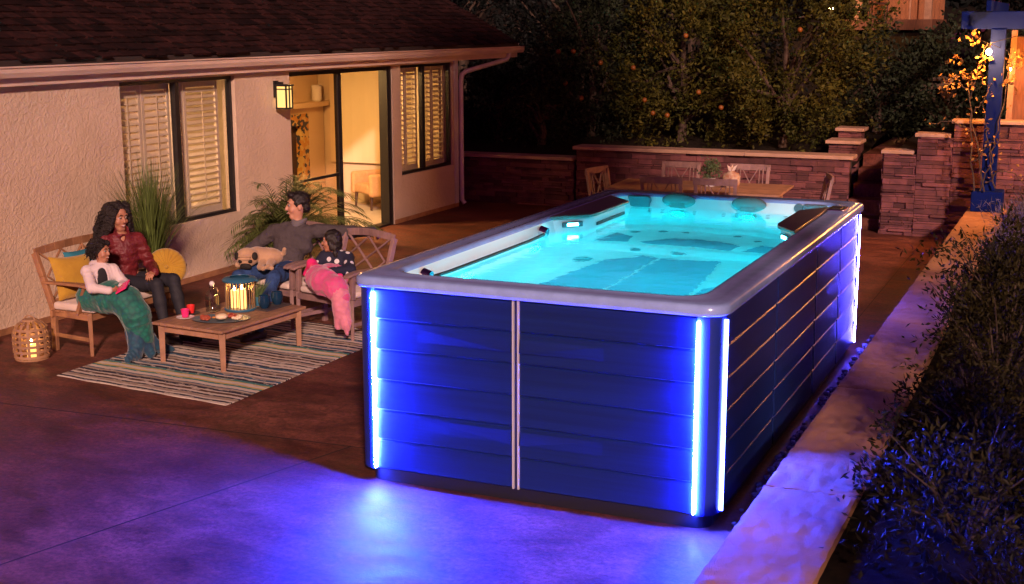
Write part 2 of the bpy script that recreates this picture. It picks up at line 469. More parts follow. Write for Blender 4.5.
M['fawn'] = mat('fawn_fur', (.45, .29, .17), .9, col2=(.36, .22, .13), vs=12, bump=.5, bs=80, sheen=.3)
M['pugblack'] = mat('black_fur', (.012, .010, .009), .8, bump=.4, bs=80)
M['paper'] = mat('wrapped_paper', (.5, .40, .3), .8, col2=(.3, .12, .06), vs=12)
M['gravel'] = mat('gravel_stone', (.20, .17, .17), .8, island=.5)
M['stonefar'] = mat('far_stone', (.06, .04, .035), .9)


# ------------------------------------------------------ sdf meshes (bodies)
def cap(p, q, r1, r2=None, k=None):
    return ('cap', np.array(p, float), np.array(q, float), r1, r1 if r2 is None else r2, k)


def ell(c, r, rot=None, k=None):
    return ('ell', np.array(c, float), np.broadcast_to(np.array(r, float), (3,)).copy(), np.eye(3) if rot is None else np.array(rot), k)


def sdf_mesh(prims, h=.008, k=.02, sub=(), noise=None, grow=0.):
    los = []; his = []
    for p in prims:
        if p[0] == 'cap':
            r = max(p[3], p[4]) + grow
            los.append(np.minimum(p[1], p[2]) - r); his.append(np.maximum(p[1], p[2]) + r)
        else:
            r = max(p[2]) + grow; los.append(p[1] - r); his.append(p[1] + r)
    lo = np.min(los, 0) - .04; hi = np.max(his, 0) + .04
    n = np.ceil((hi - lo) / h).astype(int) + 1
    D = np.full(n, .2)
    ax = [lo[i] + h * np.arange(n[i]) for i in range(3)]

    def ev(p, P):
        if p[0] == 'cap':
            a, b = p[1], p[2]; ba = b - a; L2 = ba @ ba + 1e-12
            t = np.clip(((P - a) @ ba) / L2, 0, 1)
            return np.linalg.norm(P - a - t[..., None] * ba, axis=-1) - (p[3] + (p[4] - p[3]) * t) - grow
        q = (P - p[1]) @ p[3]
        rr = p[2] + grow
        k0 = np.linalg.norm(q / rr, axis=-1); k1 = np.linalg.norm(q / (rr * rr), axis=-1) + 1e-9
        return np.where(k0 < .05, -min(rr), k0 * (k0 - 1) / k1)

    def region(l, u, pad):
        i0 = np.clip(np.floor((l - pad - lo) / h).astype(int), 0, n - 1); i1 = np.clip(np.ceil((u + pad - lo) / h).astype(int) + 1, 1, n)
        sl = tuple(slice(i0[i], i1[i]) for i in range(3))
        g = np.stack(np.meshgrid(*[ax[i][sl[i]] for i in range(3)], indexing='ij'), -1)
        return sl, g
    for p, l, u in zip(prims, los, his):
        kk = k if p[-1] is None else p[-1]
        sl, g = region(l, u, kk + 2.5 * h)
        d = ev(p, g); a = D[sl]
        hh = np.maximum(kk - np.abs(a - d), 0) / kk
        D[sl] = np.minimum(a, d) - hh * hh * kk * .25
    for p in sub:
        r = max(p[3], p[4]) if p[0] == 'cap' else max(p[2])
        l = np.minimum(p[1], p[2]) - r if p[0] == 'cap' else p[1] - r
        u = np.maximum(p[1], p[2]) + r if p[0] == 'cap' else p[1] + r
        if np.any(u < lo) or np.any(l > hi): continue
        gsave = grow; grow = 0.
        sl, g = region(l, u, 3 * h)
        d = ev(p, g); grow = gsave
        D[sl] = np.maximum(D[sl], -d)
    if noise is not None:
        g = np.stack(np.meshgrid(*ax, indexing='ij'), -1)
        D = D + noise(g)
    ins = D < 0
    c = np.zeros(tuple(n - 1), np.int32)
    for i in (0, 1):
        for j in (0, 1):
            for l in (0, 1):
                c += ins[i:n[0] - 1 + i, j:n[1] - 1 + j, l:n[2] - 1 + l]
    act = (c > 0) & (c < 8)
    idx = np.full(tuple(n - 1), -1, np.int64); A = np.argwhere(act); idx[act] = np.arange(len(A))
    S = np.zeros((len(A), 3)); cnt = np.zeros(len(A))
    cor = [(i, j, l) for i in (0, 1) for j in (0, 1) for l in (0, 1)]
    for a in cor:
        for b in cor:
            if sum(b) - sum(a) == 1 and sum(abs(b[i] - a[i]) for i in range(3)) == 1:
                da = D[A[:, 0] + a[0], A[:, 1] + a[1], A[:, 2] + a[2]]; db = D[A[:, 0] + b[0], A[:, 1] + b[1], A[:, 2] + b[2]]
                m_ = (da < 0) != (db < 0)
                t = np.where(m_, da / np.where(m_, da - db, 1), 0)
                pt = np.array(a) + t[:, None] * (np.array(b) - np.array(a))
                S[m_] += pt[m_]; cnt += m_
    vs = lo + h * (A + S / cnt[:, None])
    F = []
    for axn in range(3):
        o1, o2 = (axn + 1) % 3, (axn + 2) % 3
        sl0 = [slice(1, -1)] * 3; sl0[axn] = slice(0, -1); sl1 = [slice(1, -1)] * 3; sl1[axn] = slice(1, None)
        a = ins[tuple(sl0)]; b = ins[tuple(sl1)]
        E_ = np.argwhere(a != b)
        if not len(E_): continue
        fl = a[tuple(E_.T)]
        base = E_ + 1; base[:, axn] -= 1
        def cell(d1, d2):
            q = base.copy(); q[:, o1] -= d1; q[:, o2] -= d2
            return idx[q[:, 0], q[:, 1], q[:, 2]]
        Q = np.stack([cell(1, 1), cell(0, 1), cell(0, 0), cell(1, 0)], 1)
        Q[~fl] = Q[~fl][:, ::-1]
        F.append(Q)
    F = np.concatenate(F)
    return vs, F[(F >= 0).all(1)]


def sdf_obj(name, prims, mat_, parent, h=.008, k=.02, sub=(), noise=None, grow=0., smooth=2, label=None):
    vs, F = sdf_mesh(prims, h, k, sub, noise, grow)
    m = MB(); m.v = [vs]; m.f = [tuple(q) for q in F.tolist()]; m.m = [0] * len(F); m.n = len(vs)
    o = m.build(name, mat_, parent, smooth=True, label=label)
    if smooth:
        s = o.modifiers.new('smooth', 'SMOOTH'); s.factor = .5; s.iterations = smooth
    return o


def frame(f, u):
    f = nrm(f); r = nrm(np.cross(f, u)); u = np.cross(r, f)
    return r, f, u


def head_prims(C, f, u, s=1.):
    r, f, u = frame(f, u); B = np.stack([r, f, u], 1)
    P = lambda a, b, c: np.array(C) + s * (a * r + b * f + c * u)
    pr = [ell(P(0, -.012, .03), s * V(.076, .094, .092), B), ell(P(0, .022, -.03), s * V(.062, .072, .09), B, .02),
          cap(P(-.018, .062, -.1), P(.018, .062, -.1), .022 * s, None, .02), cap(P(0, .09, .015), P(0, .108, -.024), .009 * s, .015 * s, .012),
          cap(P(-.04, .078, .036), P(.04, .078, .036), .014 * s, None, .01), ell(P(.04, .062, -.03), s * .027, B, .015), ell(P(-.04, .062, -.03), s * .027, B, .015),
          ell(P(.077, -.005, -.008), s * V(.011, .022, .032), B, .006), ell(P(-.077, -.005, -.008), s * V(.011, .022, .032), B, .006),
          cap(P(-.02, .086, -.064), P(.02, .086, -.064), .010 * s, None, .006)]
    return pr, P, B


def face_parts(P, B, s, parent):
    for sx in (-1, 1):
        m = MB(); m.sphere(P(sx * .032, .083, .012), s * .0118, 10, 8); e = m.build('eye', M['eye'], parent, smooth=True)
        m = MB(); m.sphere(P(sx * .032, .0925, .012), s * .0075, 8, 6); m.build('iris', M['iris'], e, smooth=True)
        m = MB(); m.tube([P(sx * .05, .082, .034), P(sx * .033, .094, .042), P(sx * .014, .095, .036)], s * np.array([.003, .005, .004]), 6); m.build('eyebrow', M['hair'], parent, smooth=True)
    m = MB(); m.tube([P(-.028, .084, -.056), P(-.012, .096, -.066), P(.012, .096, -.066), P(.028, .084, -.056)], s * np.array([.003, .0075, .0075, .003]), 8)
    lp = m.build('lips', M['lip'], parent, smooth=True)
    m = MB(); m.tube([P(-.02, .0925, -.058), P(0, .1015, -.064), P(.02, .0925, -.058)], s * np.array([.003, .0058, .003]), 8)
    m.build('teeth', M['teeth'], lp, smooth=True)


def hand_prims(W, d, n, side, curl=25, s=1.):
    """W wrist, d towards the fingers, n the way the palm faces, side +-1 puts the thumb along side*(d x n)"""
    d = nrm(d); n = nrm(np.array(n) - d * (np.array(n) @ d)); t = np.cross(d, n) * side
    W = np.array(W, float); pr = []
    for i, L in enumerate((.070, .078, .072, .056)):
        kn = W + s * (d * (.092 - .004 * abs(i - 1)) + t * (.030 - .020 * i))
        pr.append(cap(W + s * (d * .012 + t * (.014 - .009 * i)), kn, .0145 * s, .0115 * s, .008))
        p = kn; a = 0
        for j, fr in enumerate((.45, .32, .23)):
            a += R(curl * (1, 1.2, .8)[j]) * (1 + .12 * i)
            q = p + s * L * fr * (d * math.cos(a) + n * math.sin(a)); pr.append(cap(p, q, (.0098 - .001 * j) * s, (.0088 - .001 * j) * s, .004)); p = q
    a = W + s * (d * .03 + t * .026); b = a + s * .036 * nrm(d * .55 + t * .8 + n * .25); c = b + s * .03 * nrm(d * .85 + t * .25 + n * .3)
    pr += [cap(W + s * (d * .012 + t * .012), a, .015 * s, .013 * s, .01), cap(a, b, .0125 * s, .0105 * s, .006), cap(b, c, .0105 * s, .0085 * s, .004)]
    return pr


# ------------------------------------------------------------------ foliage
def leaves_arrays(C, n_per, spread, L, W, up=.35, rng=RNG, out=None):
    """diamond leaves scattered around clump centres C"""
    K = len(C); n = K * n_per
    c = np.repeat(C, n_per, 0) + rng.normal(0, spread, (n, 3))
    d = rng.normal(0, 1, (n, 3)); d[:, 2] += up
    if out is not None: d += np.repeat(out, n_per, 0) * .9
    d /= np.linalg.norm(d, axis=1)[:, None]
    r = rng.normal(0, 1, (n, 3)); s = np.cross(d, r); s /= np.linalg.norm(s, axis=1)[:, None] + 1e-9
    nn = np.cross(s, d)
    l = (L * rng.uniform(.6, 1.25, n))[:, None]; w = (W * rng.uniform(.7, 1.2, n))[:, None]
    a = c; b = c + d * l * .45 + s * w * .5 + nn * w * .15; e = c + d * l; f = c + d * l * .45 - s * w * .5 + nn * w * .15
    vs = np.stack([a, b, e, f], 1).reshape(-1, 3)
    i = np.arange(n) * 4
    fs = np.stack([i, i + 1, i + 2, i + 3], 1)
    return vs, fs


def leaf_obj(name, C, n_per, spread, L, W, mat_, parent=None, world=True, out=None, up=.35):
    vs, fs = leaves_arrays(C, n_per, spread, L, W, up, out=out)
    m = MB(); m.v = [vs]; m.f = [tuple(q) for q in fs.tolist()]; m.m = [0] * len(fs); m.n = len(vs)
    return m.build(name, mat_, parent, world=world)


def crown_points(c, r, n, lo=.45, lump=.28, seed=0, flat=-.9):
    g = np.random.default_rng(seed)
    d = g.normal(0, 1, (n, 3)); d /= np.linalg.norm(d, axis=1)[:, None]
    d[:, 2] = np.where(d[:, 2] < flat, -d[:, 2], d[:, 2])
    bump = 1 + lump * np.sin(3.1 * d[:, 0] * 2 + seed) * np.sin(2.7 * d[:, 1] * 2 + 2 * seed) + lump * .7 * np.sin(5 * d[:, 2] + seed * 3 + 4 * d[:, 0])
    rad = (lo + (1 - lo) * g.random(n) ** .6) * bump
    return np.array(c) + d * np.array(r) * rad[:, None], d

# =================================================================== setting
def archglass(name, tint, refl=1.):
    m = bpy.data.materials.new(name); m.use_nodes = True; nt = m.node_tree; N = nt.nodes; L = nt.links
    N.remove(N['Principled BSDF'])
    t = N.new('ShaderNodeBsdfTransparent'); t.inputs[0].default_value = (*tint, 1)
    g = N.new('ShaderNodeBsdfGlossy'); g.inputs['Roughness'].default_value = .02
    lw = N.new('ShaderNodeLayerWeight'); lw.inputs[0].default_value = .5; pw = N.new('ShaderNodeMath'); pw.operation = 'POWER'; pw.inputs[1].default_value = 5; L.new(lw.outputs['Facing'], pw.inputs[0]); f = N.new('ShaderNodeMath'); f.operation = 'MULTIPLY_ADD'; f.inputs[1].default_value = .9; f.inputs[2].default_value = .04; L.new(pw.outputs[0], f.inputs[0])
    mu = N.new('ShaderNodeMath'); mu.operation = 'MULTIPLY'; mu.inputs[1].default_value = refl; L.new(f.outputs[0], mu.inputs[0])
    mx = N.new('ShaderNodeMixShader'); L.new(mu.outputs[0], mx.inputs[0]); L.new(t.outputs[0], mx.inputs[1]); L.new(g.outputs[0], mx.inputs[2])
    L.new(mx.outputs[0], N['Material Output'].inputs['Surface'])
    return m


M['glass'] = archglass('window_glass', (.9, .9, .88), .8)
M['screen'] = archglass('insect_screen', (.85, .78, .72), .3)
M['clear'] = archglass('clear_glass', (.74, .76, .8), 2.6)

# ground -----------------------------------------------------------------
m = MB(); m.box2((-200, -200, -.40), (200, 300, -.30)); m.build('ground', M['soil'], kind='structure')
m = MB(); m.box2((-12.5, -14, -.29), (.385, 13.55, 0)); m.build('patio', M['concrete'], kind='structure')
m = MB()
def joint(p, q, w=.008):
    p = V(*p); q = V(*q); d = nrm(q - p); s = V(-d[1], d[0]) * w / 2
    m.add([(*(p + s), .003), (*(q + s), .003), (*(q - s), .003), (*(p - s), .003)], [(0, 3, 2, 1)])
joint((-8.0, .35), (-2.52, .62), .018); joint((-5.6, -9), (-2.95, .60), .018); joint((-8.0, 8.1), (-2.6, 8.1)); joint((-2.6, 8.6), (.36, 8.6)); joint((-.2, 5.3), (-.2, 12.4))
m.build('patio_joints', M['joint'], kind='structure')

def hgt(x, y):
    h = .86 + .075 * np.clip(y - 13.9, 0, 3) + .15 * np.clip(y - 17, 0, 13.5) + .10 * np.clip(y - 32, 0, 60)
    return h + .05 * np.sin(x * 1.3 + y) * np.clip((y - 14) * .3, 0, 1)
ys = np.concatenate([np.linspace(13.86, 20, 16), np.linspace(21, 40, 20), np.linspace(45, 150, 12)])
xs = np.linspace(-60, 60, 90)
for nm, x0, x1 in (('terrain', -60, -1.52), ('terrain', -.8, 60)):
    xx = np.linspace(x0, x1, 60); X_, Y_ = np.meshgrid(xx, ys, indexing='ij')
    Z_ = hgt(X_, Y_) + (.35 if x0 > -10 else 0) * np.clip(1 - (Y_ - 13.8) / 8, 0, 1)
    m = MB(); m.grid(np.stack([X_, Y_, Z_], -1)); m.build(nm, M['soil'], smooth=True, kind='structure')
m = MB(); m.box2((-.85, 12.86, -.29), (20, 13.87, 1.2)); m.build('upper_bed', M['soil'], kind='structure')
m = MB(); m.box2((.88, -14, -.29), (9, 12.44, .40)); m.build('planting_bed', M['soil'], kind='structure')
m = MB()
for k in range(5): m.box2((-1.49, 12.95 + .42 * k, -.29), (-.86, 13.37 + .42 * k + (3 if k == 4 else 0), .2 * (k + 1) - (.03 if k == 0 else 0)))
t = thing('garden_steps', 'dark concrete steps rising through the gap between the two stone walls', 'steps', (-1.2, 12.95, 0))
m.build('treads', M['concrete'], t)

# ------------------------------------------------------------------- house
H = thing('house', 'single storey stucco house with dark shingle roof and lit sliding door', 'house', (-8.05, 5, 0))
WX = -8.05
HZ = 2.64
wins = [(4.30, 6.47, .74, 2.47), (10.85, 12.70, .74, 2.47)]
door = (7.72, 10.58, 0.0, 2.47)
m = MB()
def wallseg(y0, y1, z0, z1): m.box2((WX - .2, y0, z0), (WX, y1, z1))
edges = [(-8, 4.30), (6.47, 7.72), (10.58, 10.85), (12.70, 12.85)]
for a, b in edges: wallseg(a, b, 0, HZ)
for (a, b, z0, z1) in wins: wallseg(a, b, 0, z0); wallseg(a, b, z1, HZ)
wallseg(door[0], door[1], door[3], HZ)
o = m.build('wall', M['stucco'], H)
# gable end wall and back walls
m = MB()
s_ = .54
m.loft([[(-8.25, 12.85, 0), (-15.1, 12.85, 0), (-15.1, 12.85, HZ), (-11.6, 12.85, HZ + 1.9), (-8.25, 12.85, HZ + .08)], [(-8.25, 12.66, 0), (-15.1, 12.66, 0), (-15.1, 12.66, HZ), (-11.6, 12.66, HZ + 1.9), (-8.25, 12.66, HZ + .08)]], True, True)
m.box2((-15.1, -8, 0), (-14.9, 12.66, HZ))
m.build('gable_wall', M['stucco'], H)
m = MB(); m.box2((WX, 6.47, .003), (WX + .018, 7.72, .07)); m.box2((WX, -8, .003), (WX + .018, 6.47, .07)); m.box2((WX, 10.58, .003), (WX + .018, 12.85, .07)); m.build('weep_screed', M['teak'], H)
# interior
m = MB(); m.box2((-14.9, -7, .005), (-8.25, 12.66, .03)); m.build('interior_floor', M['room_floor'], H)
m = MB(); m.box2((-14.9, -7, 2.55), (-8.25, 12.66, 2.60)); m.box2((-14.9, 7.1, .03), (-8.25, 7.25, 2.55)); m.box2((-14.88, -7, .03), (-14.7, 12.66, 2.55)); m.box2((-14.7, 12.55, .03), (-8.25, 12.655, 2.55)); m.box2((-12.2, 2, .03), (-12.1, 7.1, 2.55)); m.box2((-12.2, 2, .03), (-8.25, 2.1, 2.55))
m.build('interior_wall', M['room_wall'], H)
# roof
ER = -7.97; EZ = 2.745; YR = 15.22; Y0 = -7
m = MB()
m.loft([[(ER, YR, EZ), (-11.6, YR, EZ + s_ * (ER + 11.6)), (-15.8, YR, EZ), (-15.8, YR, EZ - .06), (-11.6, YR, EZ - .06 + s_ * (ER + 11.6)), (ER, YR, EZ - .06)], [(ER, Y0, EZ), (-11.6, Y0, EZ + s_ * (ER + 11.6)), (-15.8, Y0, EZ), (-15.8, Y0, EZ - .06), (-11.6, Y0, EZ - .06 + s_ * (ER + 11.6)), (ER, Y0, EZ - .06)]], True, True)
roof = m.build('roof', M['grout'], H)
m = MB(); rr = random.Random(3)
e = .145; th = math.atan(s_); ca, sa = math.cos(th), math.sin(th)
Rm = np.array([[-ca, 0, -sa], [0, -1, 0], [-(-sa), 0, ca]])   # local x goes up the slope
up_ = V(-ca, 0, sa); nn_ = V(sa, 0, ca)
for k in range(33):
    y = Y0 + rr.random() * .3
    while y < YR:
        w = rr.choice([.12, .17, .22, .3]); drop = rr.choice([0, 0, .035, .05, .02]); y1 = min(y + w, YR + .02)
        b0 = V(ER + .03, 0, EZ + .004) + up_ * (k * e - drop); b1 = b0 + up_ * (e * 1.5 + drop)
        tk = .012 + .012 * (drop > 0) + .004 * rr.random()
        lo0 = b0 + nn_ * .014; lo1 = b1 + nn_ * .002
        P_ = [lo0, lo0 + nn_ * tk, lo1 + nn_ * .004, lo1]
        m.loft([[(p[0], y + .004, p[2]) for p in P_], [(p[0], y1 - .004, p[2]) for p in P_]], True, True)
        y = y1
m.build('shingles', M['shingle'], roof)
m = MB(); m.box2((ER + .005, Y0, EZ - .075), (ER + .03, YR + .01, EZ + .012)); m.build('drip_edge', M['grout'], roof)
m = MB()   # rake board
a = V(ER, 0, EZ - .02); b = V(-11.6, 0, EZ - .02 + s_ * (ER + 11.6))
m.bar((a[0], YR + .02, a[2] - .05), (b[0], YR + .02, b[2] - .05), .03, .16); m.build('rake_board', M['fascia'], roof)
# gutter (K profile) and frieze
m = MB()
pr = [(.035, 0), (.105, 0), (.125, .05), (.125, .09), (.14, .10), (.14, .115), (.13, .115), (.115, .10), (.112, .055), (.095, .014), (.045, .014), (.045, .115), (.035, .115)]
m.loft([[(ER + .0 + x - .02, Y0, 2.585 + z) for x, z in pr], [(ER + x - .02, YR + .12, 2.585 + z) for x, z in pr]], True, True)
m.build('gutter', M['fascia'], H)
m = MB(); m.box2((ER - .03, Y0, 2.50), (ER + .012, YR, 2.69)); m.box2((WX - .6, 12.87, 2.645), (ER - .03, YR, 2.665)); m.build('soffit', M['fascia'], H)
m = MB()
m.tube([(ER + .05, 14.75, 2.60), (ER + .05, 14.75, 2.53), (ER + .04, 14.66, 2.47), (ER + .03, 14.4, 2.44), (WX + .10, 13.0, 2.31), (WX + .06, 12.93, 2.26), (WX + .05, 12.905, 2.15), (WX + .05, 12.905, .12), (WX + .10, 12.92, .05)], .042, 10)
m.build('downspout', M['white_paint'], H, smooth=True, autos=50)
m = MB(); m.box2((WX + .003, 12.70 + .02, .07), (WX + .024, 12.85, 2.53)); m.build('corner_board', M['white_paint'], H)

def shutter(y0, y1, z0, z1, x, parent, tilt=38, n=None):
    f = MB(); w = .05
    f.box2((x - .03, y0, z0), (x, y0 + w, z1)); f.box2((x - .03, y1 - w, z0), (x, y1, z1))
    f.box2((x - .03, y0 + w, z0), (x, y1 - w, z0 + .09)); f.box2((x - .03, y0 + w, z1 - .09), (x, y1 - w, z1)); 
    s = f.build('shutter', M['shutter'], parent, bevel=.004)
    l = MB(); n = n or int((z1 - z0 - .18) / .078); t = R(tilt)
    for i in range(n):
        z = z0 + .09 + (i + .5) * (z1 - z0 - .18) / n
        rot = np.array([[math.cos(t), 0, math.sin(t)], [0, 1, 0], [-math.sin(t), 0, math.cos(t)]])
        l.box((x - .02, (y0 + y1) / 2, z), (.085, y1 - y0 - 2 * w - .006, .010), rot)
    l.box((x + .018, (y0 + y1) / 2, (z0 + z1) / 2), (.008, .012, z1 - z0 - .3))
    l.build('louvers', M['shutter'], s)

def window(i, y0, y1, z0, z1, splits, ym):
    f = MB(); x = WX - .06; w = .045
    f.box2((x - .06, y0, z0), (x, y0 + w * .5, z1)); f.box2((x - .06, y1 - w, z0), (x + .01, y1, z1))
    f.box2((x - .06, y0 + w * .5, z0), (x + .008, y1 - w, z0 + w)); f.box2((x - .06, y0 + w * .5, z1 - w), (x + .008, y1 - w, z1)); f.box2((x - .05, ym - .04, z0 + w), (x + .02, ym + .04, z1 - w))
    o = f.build('window', M['black_frame'], H, bevel=.003)
    p = MB(); p.box2((x - .026, y0 + .02, z0 + .03), (x - .02, ym - .03, z1 - .03)); p.build('pane', M['glass'], o)
    p = MB(); p.box2((x - .038, ym + .03, z0 + .03), (x - .032, y1 - .03, z1 - .03)); p.build('pane', M['glass'], o)
    for a, b, tl in splits: shutter(a, b, z0 + .03, z1 - .03, x - .1, H, tl)
window(0, 4.30, 6.47, .74, 2.47, [(4.32, 4.84, 58), (4.85, 5.36, 58), (5.38, 5.62, 58), (5.63, 6.32, 24)], 5.36)
window(1, 10.85, 12.70, .74, 2.47, [(10.87, 11.27, 16), (11.28, 11.68, 16), (11.75, 12.2, 16), (12.21, 12.66, 16)], 11.70)
# sliding door
f = MB(); x = WX - .05; y0, y1, z0, z1 = door
f.box2((x - .12, y0, .03), (x + .01, y0 + .05, z1)); f.box2((x - .12, y1 - .13, .03), (x + .03, y1, z1)); f.box2((x - .12, y0 + .05, z1 - .06), (x + .01, y1 - .13, z1)); f.box2((x - .14, y0, .004), (x + .03, y1, .03))
f.box2((x - .05, 9.06, .03), (x - .01, 9.16, z1 - .06)); f.box2((x - .10, 9.10, .03), (x - .06, 9.18, z1 - .06)); f.box2((x - .05, y0 + .05, .93), (x - .015, 9.06, .97)); f.box2((x - .05, y0 + .05, .03), (x - .015, 9.06, .12))
sd = f.build('sliding_door', M['black_frame'], H, bevel=.003)
p = MB(); p.box2((x - .035, y0 + .05, .12), (x - .03, 9.06, .93)); p.box2((x - .035, y0 + .05, .97), (x - .03, 9.06, z1 - .06)); p.build('screen_pane', M['screen'], sd)
p = MB(); p.box((x + .0, 9.11, 1.05), (.02, .03, .2)); p.build('handle', M['black_frame'], sd)
# vertical blinds on the end wall
m = MB()
for i in range(22):
    xx = -8.45 - i * .088; a = R(8 + 5 * math.sin(i * 1.7))
    m.box((xx, 12.47, 1.6), (.086, .006, 1.75), np.array([[math.cos(a), -math.sin(a), 0], [math.sin(a), math.cos(a), 0], [0, 0, 1]]))
m.box((-9.4, 12.48, 2.49), (2.05, .07, .05)); m.build('vertical_blinds', M['blind'], H)
# fireplace in the far corner
fx = -10.5
m = MB()
m.box2((fx - .5, 9.3, .03), (fx, 10.0, 1.70)); m.box2((fx - .5, 11.99, .03), (fx, 12.5, 1.70)); m.box2((fx - .5, 10.0, 1.60), (fx, 11.99, 1.70)); m.box2((fx - .5, 10.0, 1.70), (fx - .1, 12.5, 2.54))
fp = m.build('fireplace', M['fp_wall'], H)
m = MB(); m.box2((fx - .49, 10.0, .03), (fx + .012, 10.2, 1.60)); m.box2((fx - .49, 11.79, .03), (fx + .012, 11.99, 1.60)); m.box2((fx - .49, 10.2, 1.40), (fx + .012, 11.79, 1.60)); m.build('mosaic_surround', M['mosaic'], fp)
m = MB(); m.box2((fx - .47, 10.2, .03), (fx - .12, 11.79, 1.40)); m.build('firebox', M['fp_dark'], fp)
m = MB(); m.box2((fx - .1, 9.2, 1.705), (fx + .14, 12.54, 1.79)); m.build('mantel', M['fp_wall'], fp, bevel=.008)
for yy in (9.6, 5.0):
    m = MB(); m.lathe([(.0, 2.49), (.19, 2.49), (.21, 2.51), (.21, 2.549)], (-9.25, yy, 0), 24); m.build('ceiling_lamp', M['ceil_lamp' if yy > 7 else 'ceil_lamp_dim'], H, smooth=True)
# mantel vase
t = thing('mantel_vase', 'pale cylindrical vase standing on the mantel above the mosaic fireplace', 'vase', (fx + .03, 12.25, 1.79))
m = MB(); m.lathe([(.001, 0), (.07, .0), (.09, .04), (.085, .2), (.09, .28), (.08, .28), (.075, .2), (.08, .05), (.001, .03)], (0, 0, 0), 20); m.build('vessel', M['porcelain'], t, world=False, smooth=True)
# interior armchair
t = thing('upholstered_armchair', 'tan upholstered armchair inside the lit room behind the sliding door', 'armchair', (-9.15, 12.0, .03), R(-35))
m = MB(); m.box((0, -.02, .34), (.56, .6, .16)); m.build('seat', M['armchair'], t, False, bevel=.04, seg=3)
m = MB(); m.box((0, .30, .58), (.72, .14, .6)); m.build('backrest', M['armchair'], t, False, bevel=.05, seg=3)
for sx in (-1, 1):
    m = MB(); m.box((sx * .35, -.02, .42), (.13, .62, .38)); m.build('armrest', M['armchair'], t, False, bevel=.05, seg=3)
    for sy in (-.26, .26):
        m = MB(); m.tube([(sx * .3, sy, .26), (sx * .31, sy * 1.05, 0)], [.03, .02], 8); m.build('leg', M['darkwood'], t, False)

# wall lantern
t = thing('wall_lantern', 'black box lantern lit on the stucco wall left of the sliding door', 'wall lamp', (WX, 7.38, 2.17))
m = MB(); m.box2((.0, -.05, -.02), (.02, .05, .2)); m.bar((.02, 0, .17), (.12, 0, .17), .025, .03); m.box2((.04, -.095, .13), (.23, .095, .155)); m.box2((.05, -.08, -.17), (.22, .08, -.15))
for sx in (.052, .203):
    for sy in (-.080, -.006, .062): m.box2((sx, sy, -.15), (sx + .018, sy + .018, .13))
m.box2((.05, -.08, .085), (.222, .08, .10))
m.build('frame', M['black_frame'], t, False)
m = MB(); m.box2((.062, -.07, -.148), (.208, .07, .128)); m.build('lit_glass', M['lantern_glass'], t, False)

# ---------------------------------------------------------------- stone walls
def stack(m, x0, x1, y, z0, z1, dep, rnd, face=-1):
    """ledger courses on the face that looks towards -y (or +y)"""
    z = z0
    while z < z1 - .012:
        h = min(rnd.choice([.03, .04, .055, .085]), z1 - z); x = x0 - rnd.random() * .1
        while x < x1:
            w = rnd.choice([.12, .18, .26, .34, .42]); a = max(x, x0); b = min(x + w, x1)
            if b - a > .02:
                d = rnd.uniform(.0, .055)
                m.box2((a + .002, y - d if face < 0 else y, z + .002), (b - .002, y + .06 if face < 0 else y + d, z + h - .003))
            x += w
        z += h

rnd = random.Random(5)
t = thing('stone_wall', 'ledger stone retaining wall stepping up to the right behind the blue post', 'stone wall', (2, 12.6, 0))
steps = [(-.87, -.40, 1.21), (-.40, .10, 1.47), (.10, 6.5, 1.68)]
m = MB()
for a, b, zt in steps: stack(m, a, b, 12.60, 0, zt, .05, rnd)
for k in range(22):   # left return
    z = k * .055; m.box2((-.885 - rnd.random() * .02, 12.61, z + .002), (-.83, 12.84, z + .052))
m.build('stone_facing', M['ledger'], t)
m = MB()
for a, b, zt in steps: m.box2((a + .02, 12.655, -.2), (b, 12.855, zt - .001))
m.build('core', M['grout'], t)
for a, b, zt in steps:
    m = MB(); m.box2((a - .04, 12.53, zt), (b + (0 if b > 5 else -.045), 12.9, zt + .055)); m.build('capstone', M['capstone'], t, bevel=.01)

t = thing('stone_wall', 'ledger stone garden wall with a flat cap behind the dining table', 'stone wall', (-3.8, 13.5, 0))
m = MB(); stack(m, -6.12, -1.52, 13.55, 0, 1.0, .05, rnd); m.build('stone_facing', M['ledger'], t)
m = MB(); m.box2((-6.1, 13.6, -.2), (-1.54, 13.85, .999)); m.build('core', M['grout'], t)
for a, b in ((-6.17, -3.2), (-3.195, -1.47)):
    m = MB(); m.box2((a, 13.46, 1.0), (b, 13.92, 1.06)); m.build('capstone', M['capstone'], t, bevel=.01)
t = thing('stone_wall', 'lower dark stone wall between the house corner and the capped wall', 'stone wall', (-8, 13.6, 0))
m = MB(); stack(m, -12, -6.18, 13.58, 0, .80, .05, rnd); m.build('stone_facing', M['ledger'], t)
m = MB(); m.box2((-12, 13.63, -.2), (-6.18, 13.85, .80)); m.build('core', M['grout'], t)
m = MB(); m.box2((-12, 13.48, .80), (-6.18, 13.92, .86)); m.build('capstone', M['capstone'], t, bevel=.01)
t = thing('stone_pier', 'short stone pier with two stepped caps at the end of the garden wall', 'pier', (-1.75, 14.6, 0))
m = MB(); stack(m, -2.02, -1.55, 14.42, .8, 1.17, .05, rnd); m.box2((-2.0, 14.48, .5), (-1.57, 14.85, 1.169)); stack(m, -1.98, -1.6, 15.02, 1.0, 1.33, .05, rnd); m.box2((-1.97, 15.08, .6), (-1.61, 15.4, 1.329)); m.build('stone_facing', M['ledger'], t)
m = MB(); m.box2((-2.07, 14.34, 1.17), (-1.5, 14.92, 1.225)); m.build('capstone', M['capstone'], t, bevel=.01)
m = MB(); m.box2((-2.03, 14.96, 1.33), (-1.55, 15.46, 1.385)); m.build('capstone', M['capstone'], t, bevel=.01)

